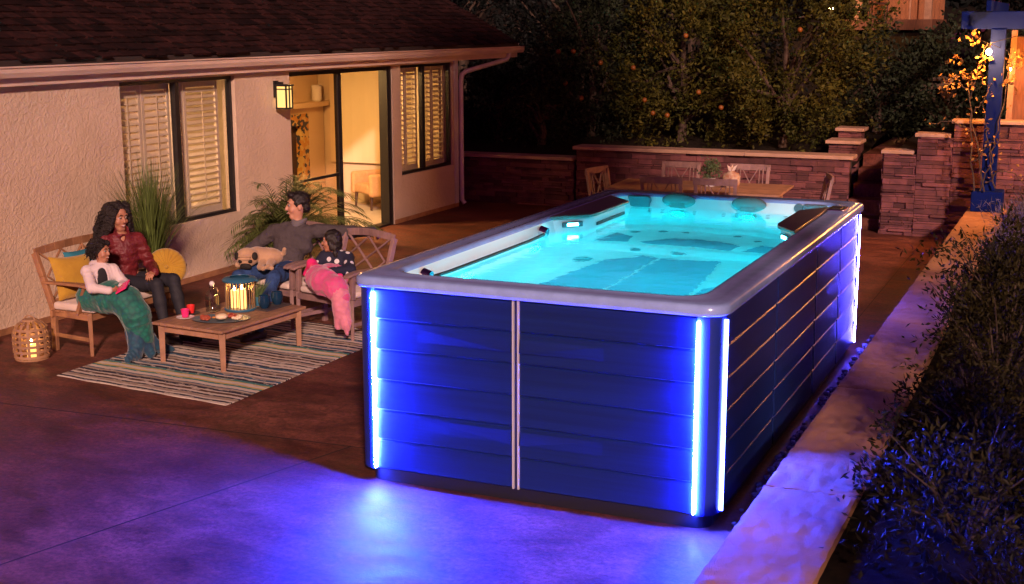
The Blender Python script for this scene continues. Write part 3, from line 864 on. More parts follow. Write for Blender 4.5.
# low seat wall
t = thing('seat_wall', 'low wall with broad pink stone coping running beside the spa', 'seat wall', (.64, 4, 0))
m = MB(); m.box2((.42, -9, -.28), (.86, 12.4, .439)); m.build('core', M['ledger'], t)
ys_ = [-9, -6.6, -4.3, -2.25, -.35, 1.95, 4.3, 6.65, 9.1, 11.2, 12.43]
for a, b in zip(ys_[:-1], ys_[1:]):
    nx_, ny_ = 26, max(8, int((b - a) / .022)) if a > -4.5 else 10; gx = np.linspace(.385, .905, nx_); gy = np.linspace(a + .007, b - .007, ny_); rows = []
    for i_, x_ in enumerate(gx):
        row = []
        for k_, y_ in enumerate(gy):
            n_ = noise.noise(Vector((x_ * 15 + y_ * 4, y_ * 7 - x_ * 5, a))) + .6 * noise.noise(Vector((x_ * 23, y_ * 13, a + 5))); z_ = .499 + .0020 * (round(n_ * 4) + .3 * n_ * 4) + .0006 * noise.noise(Vector((x_ * 60, y_ * 60, a)))
            ed = min(i_, nx_ - 1 - i_, k_, ny_ - 1 - k_); z_ -= (.007 if ed == 0 else 0) + (.0015 * rnd.random() if ed < 2 else 0)
            jx = .004 * noise.noise(Vector((i_, y_ * 9, a + 2))) if i_ in (0, nx_ - 1) else 0
            row.append((x_ + jx, y_, z_))
        rows.append(row)
    m = MB(); m.grid(rows); lo_ = [[(p[0], p[1], .44) for p in r_] for r_ in rows]
    for e0, e1 in ((rows[0], lo_[0]), (rows[-1], lo_[-1]), ([r_[0] for r_ in rows], [r_[0] for r_ in lo_]), ([r_[-1] for r_ in rows], [r_[-1] for r_ in lo_])): m.grid([e0, e1])
    m.grid([[lo_[0][0], lo_[0][-1]], [lo_[-1][0], lo_[-1][-1]]]); m.build('coping_slab', M['coping'], t, smooth=True, autos=35)

# ===================================================================== spa
S = thing('swim_spa', 'long swim spa filled with glowing turquoise water, blue lights at its corners', 'swim spa', (-1.26, 2.55, 0))
W_, L_S = 2.516, 5.10
def ring(ins, z, r, n=8):
    return [(x, y, z) for x, y in rrect(-W_ + ins, -ins, ins, L_S - ins, max(r, .02), n)]
m = MB(); m.loft([ring(.05, 0.002, .10), ring(.05, .10, .10)], True, True); m.build('base', M['rubber'], S)
m = MB(); m.loft([ring(.022, .10, .11), ring(.022, 1.378, .11)], True, False); m.build('cabinet', M['spa_core'], S, smooth=True, autos=40)
for cx, cy, a0 in ((-.125, .125, -90), (-.125, L_S - .125, 0), (-W_ + .125, L_S - .125, 90), (-W_ + .125, .125, 180)):
    m = MB(); rg = []; ro = .122 if a0 == -90 else .136
    for z in (.10, 1.372):
        o_ = [(cx + ro * math.cos(R(a0 + 5 * i)), cy + ro * math.sin(R(a0 + 5 * i)), z) for i in range(19)]
        i_ = [(cx + .10 * math.cos(R(a0 + 5 * i)), cy + .10 * math.sin(R(a0 + 5 * i)), z) for i in range(18, -1, -1)]
        rg.append(o_ + i_)
    m.loft(rg, True, True); m.build('corner_panel', M['corner'], S, smooth=True, autos=40)
# lapped cladding panels: profile of planks
def planks(u0, u1, place, notch=()):
    m = MB(); n = 6; z0, z1 = .105, 1.370; h = (z1 - z0) / n
    prof = []
    for i in range(n):
        a = z0 + i * h
        prof += [(a + .003, .006), (a + .012, .020), (a + h - .012, .011), (a + h - .004, .004)]
    m.grid([[place(u0, d, z) for z, d in prof], [place(u1, d, z) for z, d in prof]])
    for u in (u0, u1):
        m.grid([[place(u, d, z) for z, d in prof], [place(u, -.01, z) for z, d in prof]])
    for (ua, ub, zb) in notch:   # tapered ledge that deepens towards ub
        m.add([place(ua, .0195, zb), place(ua, .0195, zb - .09), place(ub, .024, zb), place(ub, .036, zb - .09), place(ub, .0, zb), place(ub, .0, zb - .09)], [(0, 1, 3, 2), (2, 3, 5, 4)])
    return m
fr = lambda u, d, z: (u, -d + .012, z)
rt = lambda u, d, z: (d - .012, u, z)
lf = lambda u, d, z: (-W_ - d + .012, u, z)
bk = lambda u, d, z: (u, L_S + d - .012, z)
seam = -1.335
for a, b, nt_ in ((-W_ + .142, seam - .028, [(-2.05, seam - .03, 1.12), (-2.05, seam - .03, .50)]), (seam + .028, -.142, [(seam + .6, seam + .03, 1.12), (seam + .6, seam + .03, .50)])):
    planks(a, b, fr, nt_).build('panel', M['panel'], S, label='dark blue lapped front panel')
segs = [(.142, 1.55), (1.585, 2.98), (3.015, 4.04), (4.075, L_S - .142)]
for a, b in segs:
    planks(a, b, rt).build('panel', M['panel'], S)
    planks(a, b, lf).build('panel', M['panel'], S)
planks(-W_ + .135, -.135, bk).build('panel', M['panel'], S)
for u in (seam - .018, seam + .018):
    m = MB(); m.box2((u - .006, -.014, .105), (u + .006, .004, 1.372)); m.build('seam_trim', M['trim_light'], S)
# led strips
dl = .131
for a, b, nx in (((-dl, 0), (0, -1), 1), ((-W_ + dl, 0), (0, -1), 1), ((0, dl), (1, 0), 0), ((0, L_S - dl + .03), (1, 0), 0), ((-W_, L_S - dl), (-1, 0), 0)):
    m = MB(); q0 = V(a[0], a[1]) - V(*b) * .02; q1 = V(a[0], a[1]) + V(*b) * .018; tn = V(-b[1], b[0]) * .0105
    pl = lambda z, e: [(*(q0 - tn * e), z), (*(q0 + tn * e), z), (*(q1 + tn * e * .6), z), (*(q1 - tn * e * .6), z)]
    m.loft([pl(.112, .5), pl(.120, 1), pl(1.330, 1), pl(1.338, .5)], True, True)
    m.build('led_strip', M['led_near' if a[0] > -1 else 'led'] if nx else M['led_rear' if a[0] < -1 else 'led_back' if a[1] > 1 else 'led_side'], S)
# rim: outer lip, flat top, inner roll
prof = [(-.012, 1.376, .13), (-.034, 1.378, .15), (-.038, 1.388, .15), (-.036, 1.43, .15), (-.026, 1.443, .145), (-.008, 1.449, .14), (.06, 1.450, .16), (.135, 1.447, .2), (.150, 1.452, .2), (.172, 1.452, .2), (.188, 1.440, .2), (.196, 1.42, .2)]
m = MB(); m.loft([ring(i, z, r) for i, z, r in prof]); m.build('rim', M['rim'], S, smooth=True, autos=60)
# shell: inner wall, floor, seats
prof = [(.196, 1.42, .2), (.212, 1.30, .2), (.235, .9, .22), (.27, .42, .25), (.36, .31, .25), (.5, .30, .25)]
m = MB(); m.loft([ring(i, z, r) for i, z, r in prof], False, True)
m.build('shell', M['shell'], S, smooth=True, autos=60)
def slab(poly, z0, z1, name, mt, bev=.02):
    m = MB(); m.prism(poly, z0, z1); return m.build(name, mt, S, bevel=bev, seg=3)
slab([(-2.27, 3.42), (-.24, 3.36), (-.24, 4.86), (-2.27, 4.86)], .25, .60, 'seat_bench', M['shell'], .05)
slab([(-2.27, 4.10), (-1.75, 4.28), (-.80, 4.28), (-.24, 4.0), (-.24, 4.86), (-2.27, 4.86)], .5, .86, 'seat_bench', M['shell'], .06)
slab([(-2.0, .62), (-1.94, 1.81), (-1.80, 2.95), (-1.56, 3.27), (-1.40, 3.20), (-1.42, .62)], .29, .308, 'traction_pad', M['pad'], .004)
slab([(-1.395, .62), (-1.375, 3.19), (-.86, 3.27), (-.76, 2.2), (-.72, .62)], .29, .308, 'traction_pad', M['pad'], .004)
slab([(-.68, .62), (-.70, 2.2), (-.42, 2.6), (-.36, .62)], .29, .308, 'traction_pad', M['pad'], .004)
arc = [(-1.70, 3.60), (-1.52, 3.84), (-1.25, 3.90), (-1.0, 3.86), (-.82, 3.72), (-.84, 3.46), (-1.1, 3.52), (-1.4, 3.52), (-1.6, 3.52)]
slab(arc, .59, .606, 'traction_pad', M['pad'], .003)
slab([(-2.10, 3.50), (-2.05, 3.98), (-1.84, 3.84), (-1.80, 3.56)], .59, .606, 'traction_pad', M['pad'], .003)
slab([(-.74, 3.46), (-.64, 3.80), (-.36, 3.70), (-.36, 3.44)], .59, .606, 'traction_pad', M['pad'], .003)
def disc(c, n, r, name, mt, d=.012):
    n = nrm(n); m = MB(); m.tube([np.array(c) - n * .01, np.array(c) + n * d], [r, r * .92], 14); return m.build(name, mt, S, smooth=True, autos=40)
for x, y, z, r in ((-1.98, 2.9, .305, .085), (-1.66, 3.36, .45, .05), (-1.26, 3.39, .42, .07), (-1.9, 4.08, .60, .045), (-1.66, 4.2, .60, .045), (-1.45, 4.22, .60, .04), (-.95, 4.2, .60, .04), (-.72, 4.0, .60, .04)):
    disc((x, y, z), (0, -.2 if z > .4 and y > 3.3 and z < .6 else 0, 1), r, 'floor_jet', M['jet'])
for cx in (-1.95, -1.62, -1.2, -.9, -.6):
    for r_ in range(3):
        for c_ in (-1, 1): disc((cx + c_ * .065, 4.88 - .006 * r_, 1.22 - .085 * r_), (0, -1, .1), .02, 'jet', M['jet'], .02)
for x in (-2.05, -.55): disc((x, 4.895, 1.385), (0, -1, .1), .045, 'jet', M['jet'])
for x, r0 in ((-1.72, 1), (-1.02, 1)):
    m = MB(); m.sphere((x, 4.87, 1.40), (.17, .06, .075), 20, 12); m.box((x, 4.83, 1.355), (.14, .04, .035)); m.build('headrest', M['pillow_spa'], S, smooth=True, autos=50)
for sx in (-1, 1):   # corner speaker covers
    x = -1.258 + sx * .9
    m = MB(); m.prism([(x - .15, 4.86), (x + .15, 4.86), (x + .13, 4.905), (x - .13, 4.905)], 1.315, 1.43); m.build('speaker_cover', M['jet'], S, bevel=.015)
# the two pods that jut into the far half
for sx in (-1, 1):
    X0 = -1.258 + sx * 1.07; X1 = -1.258 + sx * (.80 if sx < 0 else .87)
    poly = [(X0, 3.05), (X1 + sx * .02, 3.32), (X1, 3.40), (X1, 4.25), (X0 - sx * .05, 4.52), (X0, 4.55)]
    if sx > 0: poly = poly[::-1]
    poly = poly[::-1]
    m = MB(); m.prism(poly, 1.16, 1.425); m.build('pod', M['shell'], S, bevel=.02, seg=3)
    pt = [(x_ + sx * .012, y_ + .0) for x_, y_ in poly]
    m = MB(); m.prism([(X0, 3.0), (X1 - .0, 3.27), (X1 - sx * .03, 3.4), (X1 - sx * .03, 4.27), (X0, 4.6)][::(1 if sx < 0 else -1)], 1.426, 1.458); m.build('deck_plate', M['topcover'], S, bevel=.012, seg=3)
    a = V(X0 - sx * .03, 3.06, 0); b = V(X1 + sx * .02, 3.30, 0); c = (a + b) / 2; d = nrm(b - a); nrm_ = V(-d[1], d[0], 0)
    if nrm_[1] > 0: nrm_ = -nrm_
    m = MB(); m.bar(tuple(c + nrm_ * .012 + V(0, 0, 1.372) - d * .10), tuple(c + nrm_ * .012 + V(0, 0, 1.372) + d * .10), .02, .045); pl = m.build('pod_bezel', M['jet'], S, bevel=.006)
    m = MB(); m.bar(tuple(c + nrm_ * .022 + V(0, 0, 1.372) - d * .055), tuple(c + nrm_ * .022 + V(0, 0, 1.372) + d * .055), .012, .026); m.build('pod_lamp', M['led_pod'], S, bevel=.008)
    m = MB(); m.box2((X1 - .012, 3.45, 1.335), (X1 + .012, 4.2, 1.36)); m.build('pod_slot', M['rubber'], S)
# control panel on the right rim
m = MB(); m.box((-.10, 4.42, 1.462), (.15, .26, .022)); cp = m.build('control_panel', M['chrome'], S, bevel=.008)
m = MB(); m.box((-.10, 4.42, 1.476), (.07, .13, .008)); m.build('screen', M['rubber'], cp)
# grab rail along the left inner wall
m = MB(); xg = -W_ + .255
m.tube([(xg - .05, .55, 1.365), (xg, .60, 1.345), (xg, .9, 1.335), (xg, 2.4, 1.335), (xg, 2.72, 1.345), (xg - .05, 2.78, 1.365)], .014, 8); gr = m.build('grab_rail', M['rubber'], S, smooth=True)
for y in (.58, 2.75):
    m = MB(); m.tube([(xg - .05, y, 1.365), (xg + .015, y, 1.35)], [.05, .045], 14); m.build('rail_mount', M['chrome'], gr, smooth=True, autos=40)
# water
m = MB(); m.add([(x, y, 1.315) for x, y in rrect(-W_ + .209, -.209, .209, L_S - .209, .2, 8)], [tuple(range(36))]); m.build('water', M['water'], S)
# underwater lamps
for c, n in (((-W_ + .26, 1.2, 1.0), (1, 0, 0)), ((-W_ + .26, 2.5, 1.0), (1, 0, 0)), ((-.26, 1.2, 1.0), (-1, 0, 0)), ((-.26, 2.5, 1.0), (-1, 0, 0)), ((-1.72, 4.84, 1.05), (0, -1, 0)), ((-1.02, 4.84, 1.05), (0, -1, 0)), ((-.8, .26, 1.0), (0, 1, 0)), ((-1.7, .26, 1.0), (0, 1, 0))):
    disc(c, n, .05, 'pool_lamp', M['led_pool'], .02)
# stones in the strip between spa and wall
m = MB(); rg = random.Random(8)
for i in range(420):
    r_ = rg.uniform(.012, .035); m.sphere((rg.uniform(.05, .375), rg.uniform(.1, 5.7), r_ * .5), (r_, r_ * rg.uniform(.7, 1.3), r_ * .7), 6, 4)
m.build('gravel', M['gravel'], kind='stuff')
o_ = bpy.data.objects['gravel']; tag(o_, 'loose pale stones in the gap between the spa and the seat wall', 'gravel', kind='stuff')

# ================================================================= furniture
def seat(name, label, group, w, loc, rz, mt, back_in=.04, lattice=1, arm_post=True):
    t = thing(name, label, 'bench' if w > 1 else 'armchair', loc, rz, group)
    hw = w / 2 - .035
    B = lambda nm, m_, **k: m_.build(nm, mt, t, False, bevel=.006, **k)
    for sx in (-1, 1):
        m = MB(); m.tube([(sx * hw, .0, 0), (sx * hw, .0, .42)], [.024, .03], 4); B('leg', m)
        m = MB(); pts = [(sx * (hw - back_in), .50, 0), (sx * (hw - back_in), .49, .40), (sx * (hw - back_in), .60, .72), (sx * (hw - back_in), .68, .95)]
        for a, b in zip(pts[:-1], pts[1:]): m.bar(a, b, .045, .06, up=(0, 1, 0))
        B('leg', m)
        m = MB()
        if arm_post: m.bar((sx * hw, .01, .42), (sx * hw, .02, .655), .045, .05, up=(0, 1, 0))
        else: m.bar((sx * hw, .14, .40), (sx * hw, .04, .655), .05, .035, up=(0, 1, 0))
        ap = [(-.075, .658), (-.02, .674), (.10, .684), (.3, .678), (.5, .668), (.60, .668)]
        rg = []
        for i, (y, z) in enumerate(ap):
            ww = (.034, .046, .046, .036, .03, .028)[i]; xx = sx * (hw - back_in * max(0, y) / .6)
            rg.append([(xx - ww, y, z - .012), (xx + ww, y, z - .012), (xx + ww, y, z + .014), (xx - ww, y, z + .014)])
        m.loft(rg, True, True); B('armrest', m)
        m = MB(); m.bar((sx * hw, .03, .16), (sx * (hw - back_in), .48, .16), .022, .04); B('stretcher', m)
    m = MB(); m.box2((-hw, -.02, .345), (hw, .012, .405)); m.box2((-hw, .46, .345), (hw, .49, .405))
    for sx in (-1, 1): m.bar((sx * hw, .012, .375), (sx * (hw - back_in), .46, .375), .03, .06)
    for i in range(6): m.box2((-hw + .02, .03 + i * .072, .392), (hw - .02, .09 + i * .072, .412))
    B('seat_frame', m)
    m = MB(); bw = hw - back_in
    bp = lambda u, v: (u, .53 + .155 * v - .02 * (1 - (u / bw) ** 2), .47 + .48 * v)
    n = 10
    for v, hh, z_ in ((1, .075, .02), (0, .05, 0)):
        for i in range(n):
            a = bp(-bw + 2 * bw * i / n, v); b = bp(-bw + 2 * bw * (i + 1) / n, v)
            arch = (lambda u: .035 * (1 - (u / bw) ** 2)) if v else (lambda u: 0)
            m.bar((a[0], a[1], a[2] + arch(a[0])), (b[0], b[1], b[2] + arch(b[0])), .026, hh)
    nb = lattice
    for j in range(nb):
        u0 = -bw + .05 + j * (2 * bw - .1) / nb; u1 = u0 + (2 * bw - .1) / nb; um = (u0 + u1) / 2
        if j: m.bar(bp(u0, 0), bp(u0, 1), .02, .03, up=(0, 1, 0))
        m.bar(bp(u0, .05), bp(u1, .97), .016, .028, up=(0, 1, 0)); m.bar(bp(u1, .05), bp(u0, .97), .0162, .0282, up=(0, 1, 0))
        m.bar(bp(u0 + .02, .5), bp(um, .98), .0158, .024, up=(0, 1, 0)); m.bar(bp(um, .98), bp(u1 - .02, .5), .0156, .0242, up=(0, 1, 0)); m.bar(bp(u0 + .02, .5), bp(um, .03), .0154, .0238, up=(0, 1, 0)); m.bar(bp(um, .03), bp(u1 - .02, .5), .0152, .0236, up=(0, 1, 0))
    B('backrest', m)
    return t

seat('loveseat', 'teak loveseat with cream cushion against the stucco wall, woman and child on it', None, 1.44, (-6.62, 2.68, 0), R(90), M['teak'], .06, 2, False)
seat('garden_armchair', 'wooden armchair nearer the spa with girl and pink blanket on it', 'wooden armchairs facing the table', .84, (-5.02, 3.60, 0), R(-14), M['greywood'])
seat('garden_armchair', 'wooden armchair with the man and the pug, farther from the spa', 'wooden armchairs facing the table', .84, (-5.86, 3.81, 0), R(-14), M['greywood'])
def cushion(label, loc, rz, w, d, mt=None, z0=.414, h=.065, group=None):
    t = thing('seat_cushion', label, 'cushion', (loc[0], loc[1], z0), rz, group)
    m = MB(); 
    g = []
    m.box((0, d / 2, h / 2), (w, d, h)); m.build('pad', mt or M['cushion'], t, False, smooth=True, bevel=.028, seg=4)
cushion('long cream seat cushion on the teak loveseat', (-6.585, 2.68), R(90), 1.33, .50, h=.075)
cushion('pale seat cushion under the girl with the pink blanket', (-5.02, 3.585), R(-14), .70, .47)
cushion('pale seat cushion under the man in jeans', (-5.86, 3.795), R(-14), .70, .47)

def pillow(name, label, c, n, up, s, mt, th=.075):
    r, f, u = frame(n, up); B_ = np.stack([r, u, f], 1)
    t = thing(name, label, 'pillow', (c[0], c[1], c[2] - s * .5))
    k = 15; g0 = []; g1 = []
    for i in range(k):
        a0 = []; a1 = []
        for j in range(k):
            x = 2 * i / (k - 1) - 1; y = 2 * j / (k - 1) - 1
            h = th * max(0, (1 - x ** 4) * (1 - y ** 4)) ** .5 + .012 * th * math.sin(9 * x + 4 * y)
            pin = 1 - .09 * (1 - abs(x) ** 2) * abs(y) ** 3 ; pin2 = 1 - .09 * (1 - abs(y) ** 2) * abs(x) ** 3
            X = x * pin2 * s / 2; Y = y * pin * s / 2
            a0.append(np.array(c) + B_ @ V(X, Y, h)); a1.append(np.array(c) + B_ @ V(X, Y, -h))
        g0.append(a0); g1.append(a1)
    m = MB(); m.grid(g0); m.grid([r_[::-1] for r_ in g1]); m.build('cover', mt, t, smooth=True)
    return t
pillow('throw_pillow', 'square mustard throw pillow leaning in the corner of the teak loveseat', (-7.02, 2.26, .70), (.85, -.25, .35), (-.3, .12, 1), .44, M['mustard'])
pillow('throw_pillow', 'dark teal throw pillow half hidden behind the child in the white hoodie', (-7.10, 2.52, .73), (.9, -.1, .35), (-.3, 0, 1), .42, M['tealfab'])
t = thing('round_pillow', 'round pleated mustard pillow standing at the right end of the loveseat', 'pillow', (-6.62, 3.17, .49))
c = V(-6.60, 3.13, .672); r_, f_, u_ = frame((.62, -.72, .30), (0, 0, 1)); m = MB(); rg = []
for i, (rad, h) in enumerate([(.012, .035), (.03, .055), (.08, .062), (.13, .056), (.17, .042), (.195, .018), (.2, 0), (.195, -.018), (.17, -.042), (.1, -.06), (.01, -.06)]):
    rg.append([c + (rad * math.cos(a)) * r_ + (rad * math.sin(a)) * u_ + (h + (.007 * math.cos(a * 22) if 1 < i < 6 else 0)) * f_ for a in np.linspace(0, 2 * math.pi, 132, endpoint=False)])
m.loft(rg, True, True); m.build('cover', M['mustard'], t, smooth=True)
m = MB(); m.sphere(c + f_ * .055, (.018, .018, .018), 10, 8); m.build('button', M['mustard'], t, smooth=True)

# coffee table
TC = (-5.44, 2.60, 0); TR = R(-5)
t = thing('coffee_table', 'low slatted wooden coffee table on the striped rug', 'table', TC, TR)
m = MB()
for i in range(9): m.box((-.373 + i * .0935, 0, .385), (.088, 1.24, .026))
m.build('table_top', M['teak_pale'], t, False, bevel=.004)
m = MB()
for sx in (-1, 1): m.box((sx * .365, 0, .335), (.022, 1.1, .07))
for sy in (-1, 1): m.box((0, sy * .555, .3352), (.70, .022, .0702))
m.build('apron', M['teak_pale'], t, False, bevel=.003)
for sx in (-1, 1):
    for sy in (-1, 1):
        m = MB(); m.tube([(sx * .365, sy * .555, 0), (sx * .365, sy * .555, .371)], [.032, .042], 4); m.build('leg', M['teak_pale'], t, False, bevel=.004)
TZ = .3985

def cupthing(label, c, mt):
    t = thing('cup', label, 'cup', (*c, TZ + .012)); m = MB(); m.lathe([(.001, 0), (.03, 0), (.040, .075), (.036, .075), (.028, .006), (.001, .006)], (0, 0, 0), 18); m.build('body', mt, t, False, smooth=True, autos=50)
def platething(label, c, r, mt):
    t = thing('plate', label, 'plate', (*c, TZ)); m = MB(); m.lathe([(.001, 0), (r * .6, 0), (r, .011), (r, .014), (r * .6, .005), (.001, .005)], (0, 0, 0), 28); m.build('dish', mt, t, False, smooth=True, autos=40)
platething('small plate under the red cup at the near left of the coffee table', (-5.785, 2.44), .085, M['slate']); cupthing('red plastic cup on the coffee table', (-5.785, 2.44), M['redcup'])
platething('small plate under the pink cup on the coffee table', (-5.72, 2.27), .085, M['porcelain']); cupthing('bright pink plastic cup on the coffee table', (-5.72, 2.27), M['pinkcup'])
# platter
pc = (-5.36, 2.33)
t = thing('platter', 'large oval blue platter of snacks on the coffee table', 'platter', (*pc, TZ), R(24))
m = MB(); m.lathe([(.001, 0), (.19, 0), (.27, .016), (.275, .022), (.265, .022), (.19, .007), (.001, .007)], (0, 0, 0), 40, sx=1, sy=.66); m.build('dish', M['blueplate'], t, False, smooth=True, autos=40)
rf = random.Random(4)
def foodheap(name, label, mt, cx, cy, n, sp, shp):
    x_, y_ = pc[0] + cx * math.cos(R(24)) - cy * math.sin(R(24)), pc[1] + cx * math.sin(R(24)) + cy * math.cos(R(24))
    t = thing(name, label, 'food', (x_, y_, TZ + .008)); m = MB()
    for i in range(n):
        dx, dy = rf.gauss(0, sp), rf.gauss(0, sp); z = .014 + max(0, .03 - math.hypot(dx, dy) * .5) * rf.random()
        a = rf.random() * 3; m.sphere((dx, dy, z), shp, 8, 6, rot=np.array([[math.cos(a), -math.sin(a), 0], [math.sin(a), math.cos(a), 0], [0, 0, 1]]))
    m.build('pieces', mt, t, False, smooth=True)
foodheap('salami_slices', 'dark red salami heap at the left end of the platter', M['meat'], -.15, .0, 22, .03, (.022, .02, .012))
foodheap('crackers', 'orange brown crackers in the middle of the platter', M['cracker'], -.02, .05, 18, .035, (.03, .026, .008))
foodheap('cheese', 'pale round of cheese at the front of the platter', M['cheese'], .02, -.06, 2, .006, (.06, .06, .028))
foodheap('sausage_pieces', 'reddish sausage pieces beside the crackers on the platter', M['meat'], .10, .03, 14, .022, (.026, .02, .015))
foodheap('cheese', 'pale cheese cubes at the right end of the platter', M['cheese'], .17, -.01, 14, .025, (.02, .02, .016))
# bottle
t = thing('glass_bottle', 'clear square glass bottle with pale stopper next to the lantern', 'bottle', (-5.66, 2.62, TZ))
m = MB()
m.loft([[(x, y, z) for x, y in rrect(-s, s, -s, s, s * .35, 4)] for s, z in ((.05, 0), (.056, .01), (.056, .15), (.05, .18), (.026, .215), (.022, .225), (.022, .25))], True, False); m.build('glass_body', M['clear'], t, False, smooth=True, autos=50)
m = MB(); m.sphere((0, 0, .272), (.026, .026, .026), 12, 8); m.tube([(0, 0, .25), (0, 0, .27)], .018, 10); m.build('stopper', M['porcelain'], t, False, smooth=True)
m = MB(); m.tube([(.024, 0, .24), (.055, 0, .235), (.065, 0, .2), (.057, 0, .16)], .004, 6); m.build('wire_clip', M['wire'], t, False)
# big table lantern
LC = (-5.47, 2.80)
t = thing('candle_lantern', 'round wire lantern with blue lid and three lit candles on the coffee table', 'lantern', (*LC, TZ))
m = MB(); m.lathe([(.001, 0), (.15, 0), (.155, .012), (.15, .022), (.001, .022)], (0, 0, 0), 28); m.build('base', M['bluemetal'], t, False, smooth=True, autos=40)
m = MB()
for i in range(26):
    a = 2 * math.pi * i / 26; m.tube([(.138 * math.cos(a), .138 * math.sin(a), .02), (.138 * math.cos(a), .138 * math.sin(a), .29)], .005, 6)
m.build('wires', M['wire'], t, False)
m = MB(); m.lathe([(.128, .285), (.165, .285), (.168, .30), (.15, .315), (.10, .325), (.098, .32), (.128, .30)], (0, 0, 0), 28); m.build('lid', M['bluemetal'], t, False, smooth=True, autos=40)
m = MB(); m.tube([(.16, 0, .30), (.20, .02, .30), (.215, 0, .295), (.20, -.02, .30), (.16, 0, .30)], .005, 6); m.build('handle', M['bluemetal'], t, False)
for i, (dx, dy, h) in enumerate(((-.045, -.03, .17), (.045, -.03, .19), (0, .045, .15))):
    k = thing('pillar_candle', ['left front lit candle inside the blue lidded lantern', 'right front taller lit candle inside the blue lidded lantern', 'rear shorter lit candle inside the blue lidded lantern'][i], 'candle', (LC[0] + dx, LC[1] + dy, TZ + .022), 0, 'candles in the table lantern')
    m = MB(); m.lathe([(.001, 0), (.034, 0), (.034, h), (.028, h), (.02, h - .006), (.001, h - .006)], (0, 0, 0), 18); m.build('wax', M['candle_wax'], k, False, smooth=True, autos=50)
    m = MB(); m.sphere((0, 0, h + .018), (.007, .007, .02), 8, 8); m.build('flame', M['flame'], k, False, smooth=True)
# tray, glasses, succulent
t = thing('slate_tray', 'dark slate tray under the two blue tumblers', 'tray', (-5.25, 3.0, TZ), TR); m = MB(); m.box((0, 0, .006), (.2, .38, .012)); m.build('board', M['slate'], t, False, bevel=.003)
for lb, c in (('dark blue stemless tumbler nearer the platter', (-5.262, 2.90)), ('dark blue stemless tumbler at the far edge of the tray', (-5.25, 3.10))):
    t = thing('tumbler', lb, 'glass', (*c, TZ + .012), 0, 'blue tumblers on the tray'); m = MB(); m.lathe([(.001, 0), (.035, 0), (.055, .04), (.06, .075), (.052, .125), (.049, .125), (.056, .075), (.05, .04), (.001, .008)], (0, 0, 0), 22); m.build('bowl', M['blueglass'], t, False, smooth=True, autos=60)
t = thing('potted_succulent', 'small spiky potted plant behind the nearer blue tumbler', 'plant', (-5.42, 3.03, TZ))
m = MB(); m.lathe([(.001, 0), (.045, 0), (.055, .09), (.05, .09), (.001, .07)], (0, 0, 0), 16); m.build('pot', M['bluemetal'], t, False, smooth=True, autos=50)
m = MB()
for i in range(90):
    a = rf.random() * 6.283; L = rf.uniform(.09, .19); sp = rf.uniform(.1, .75)
    p = [(0.02 * math.cos(a), .02 * math.sin(a), .08)] + [(.02 * math.cos(a) + sp * L * q * math.cos(a) * (.5 + .5 * q), .02 * math.sin(a) + sp * L * q * math.sin(a) * (.5 + .5 * q), .08 + L * q * (1 - .25 * sp * q)) for q in (.5, 1)]
    m.tube(p, [.004, .003, .0006], 4)
m.build('leaves', M['succulent'], t, False)
# rug
c4 = [V(-6.42, 1.30), V(-4.45, 1.12), V(-4.38, 3.95), V(-6.35, 4.12)]
t = thing('striped_rug', 'striped flatweave rug under the coffee table', 'rug', (-5.4, 2.62, .004), R(-4.5))
def rugp(u, v): return (1 - u) * (1 - v) * c4[0] + u * (1 - v) * c4[1] + u * v * c4[2] + (1 - u) * v * c4[3]
g0 = []; nu, nv = 30, 40
for i in range(nu + 1):
    row = []
    for j in range(nv + 1):
        p = rugp(i / nu, j / nv); row.append((p[0] + .006 * math.sin(j * .7), p[1] + .006 * math.sin(i * .8), .010 + .0025 * math.sin(i * .9 + j * .5)))
    g0.append(row)
m = MB(); m.grid(g0); bt = [[(x, y, .004) for x, y, z in r_] for r_ in g0]
m.grid([r_[::-1] for r_ in bt])
for a, b in ((g0[0], bt[0]), (g0[-1], bt[-1]), ([r_[0] for r_ in g0], [r_[0] for r_ in bt]), ([r_[-1] for r_ in g0], [r_[-1] for r_ in bt])): m.grid([a, b])
m.build('weave', M['rug'], t, smooth=True, autos=40)

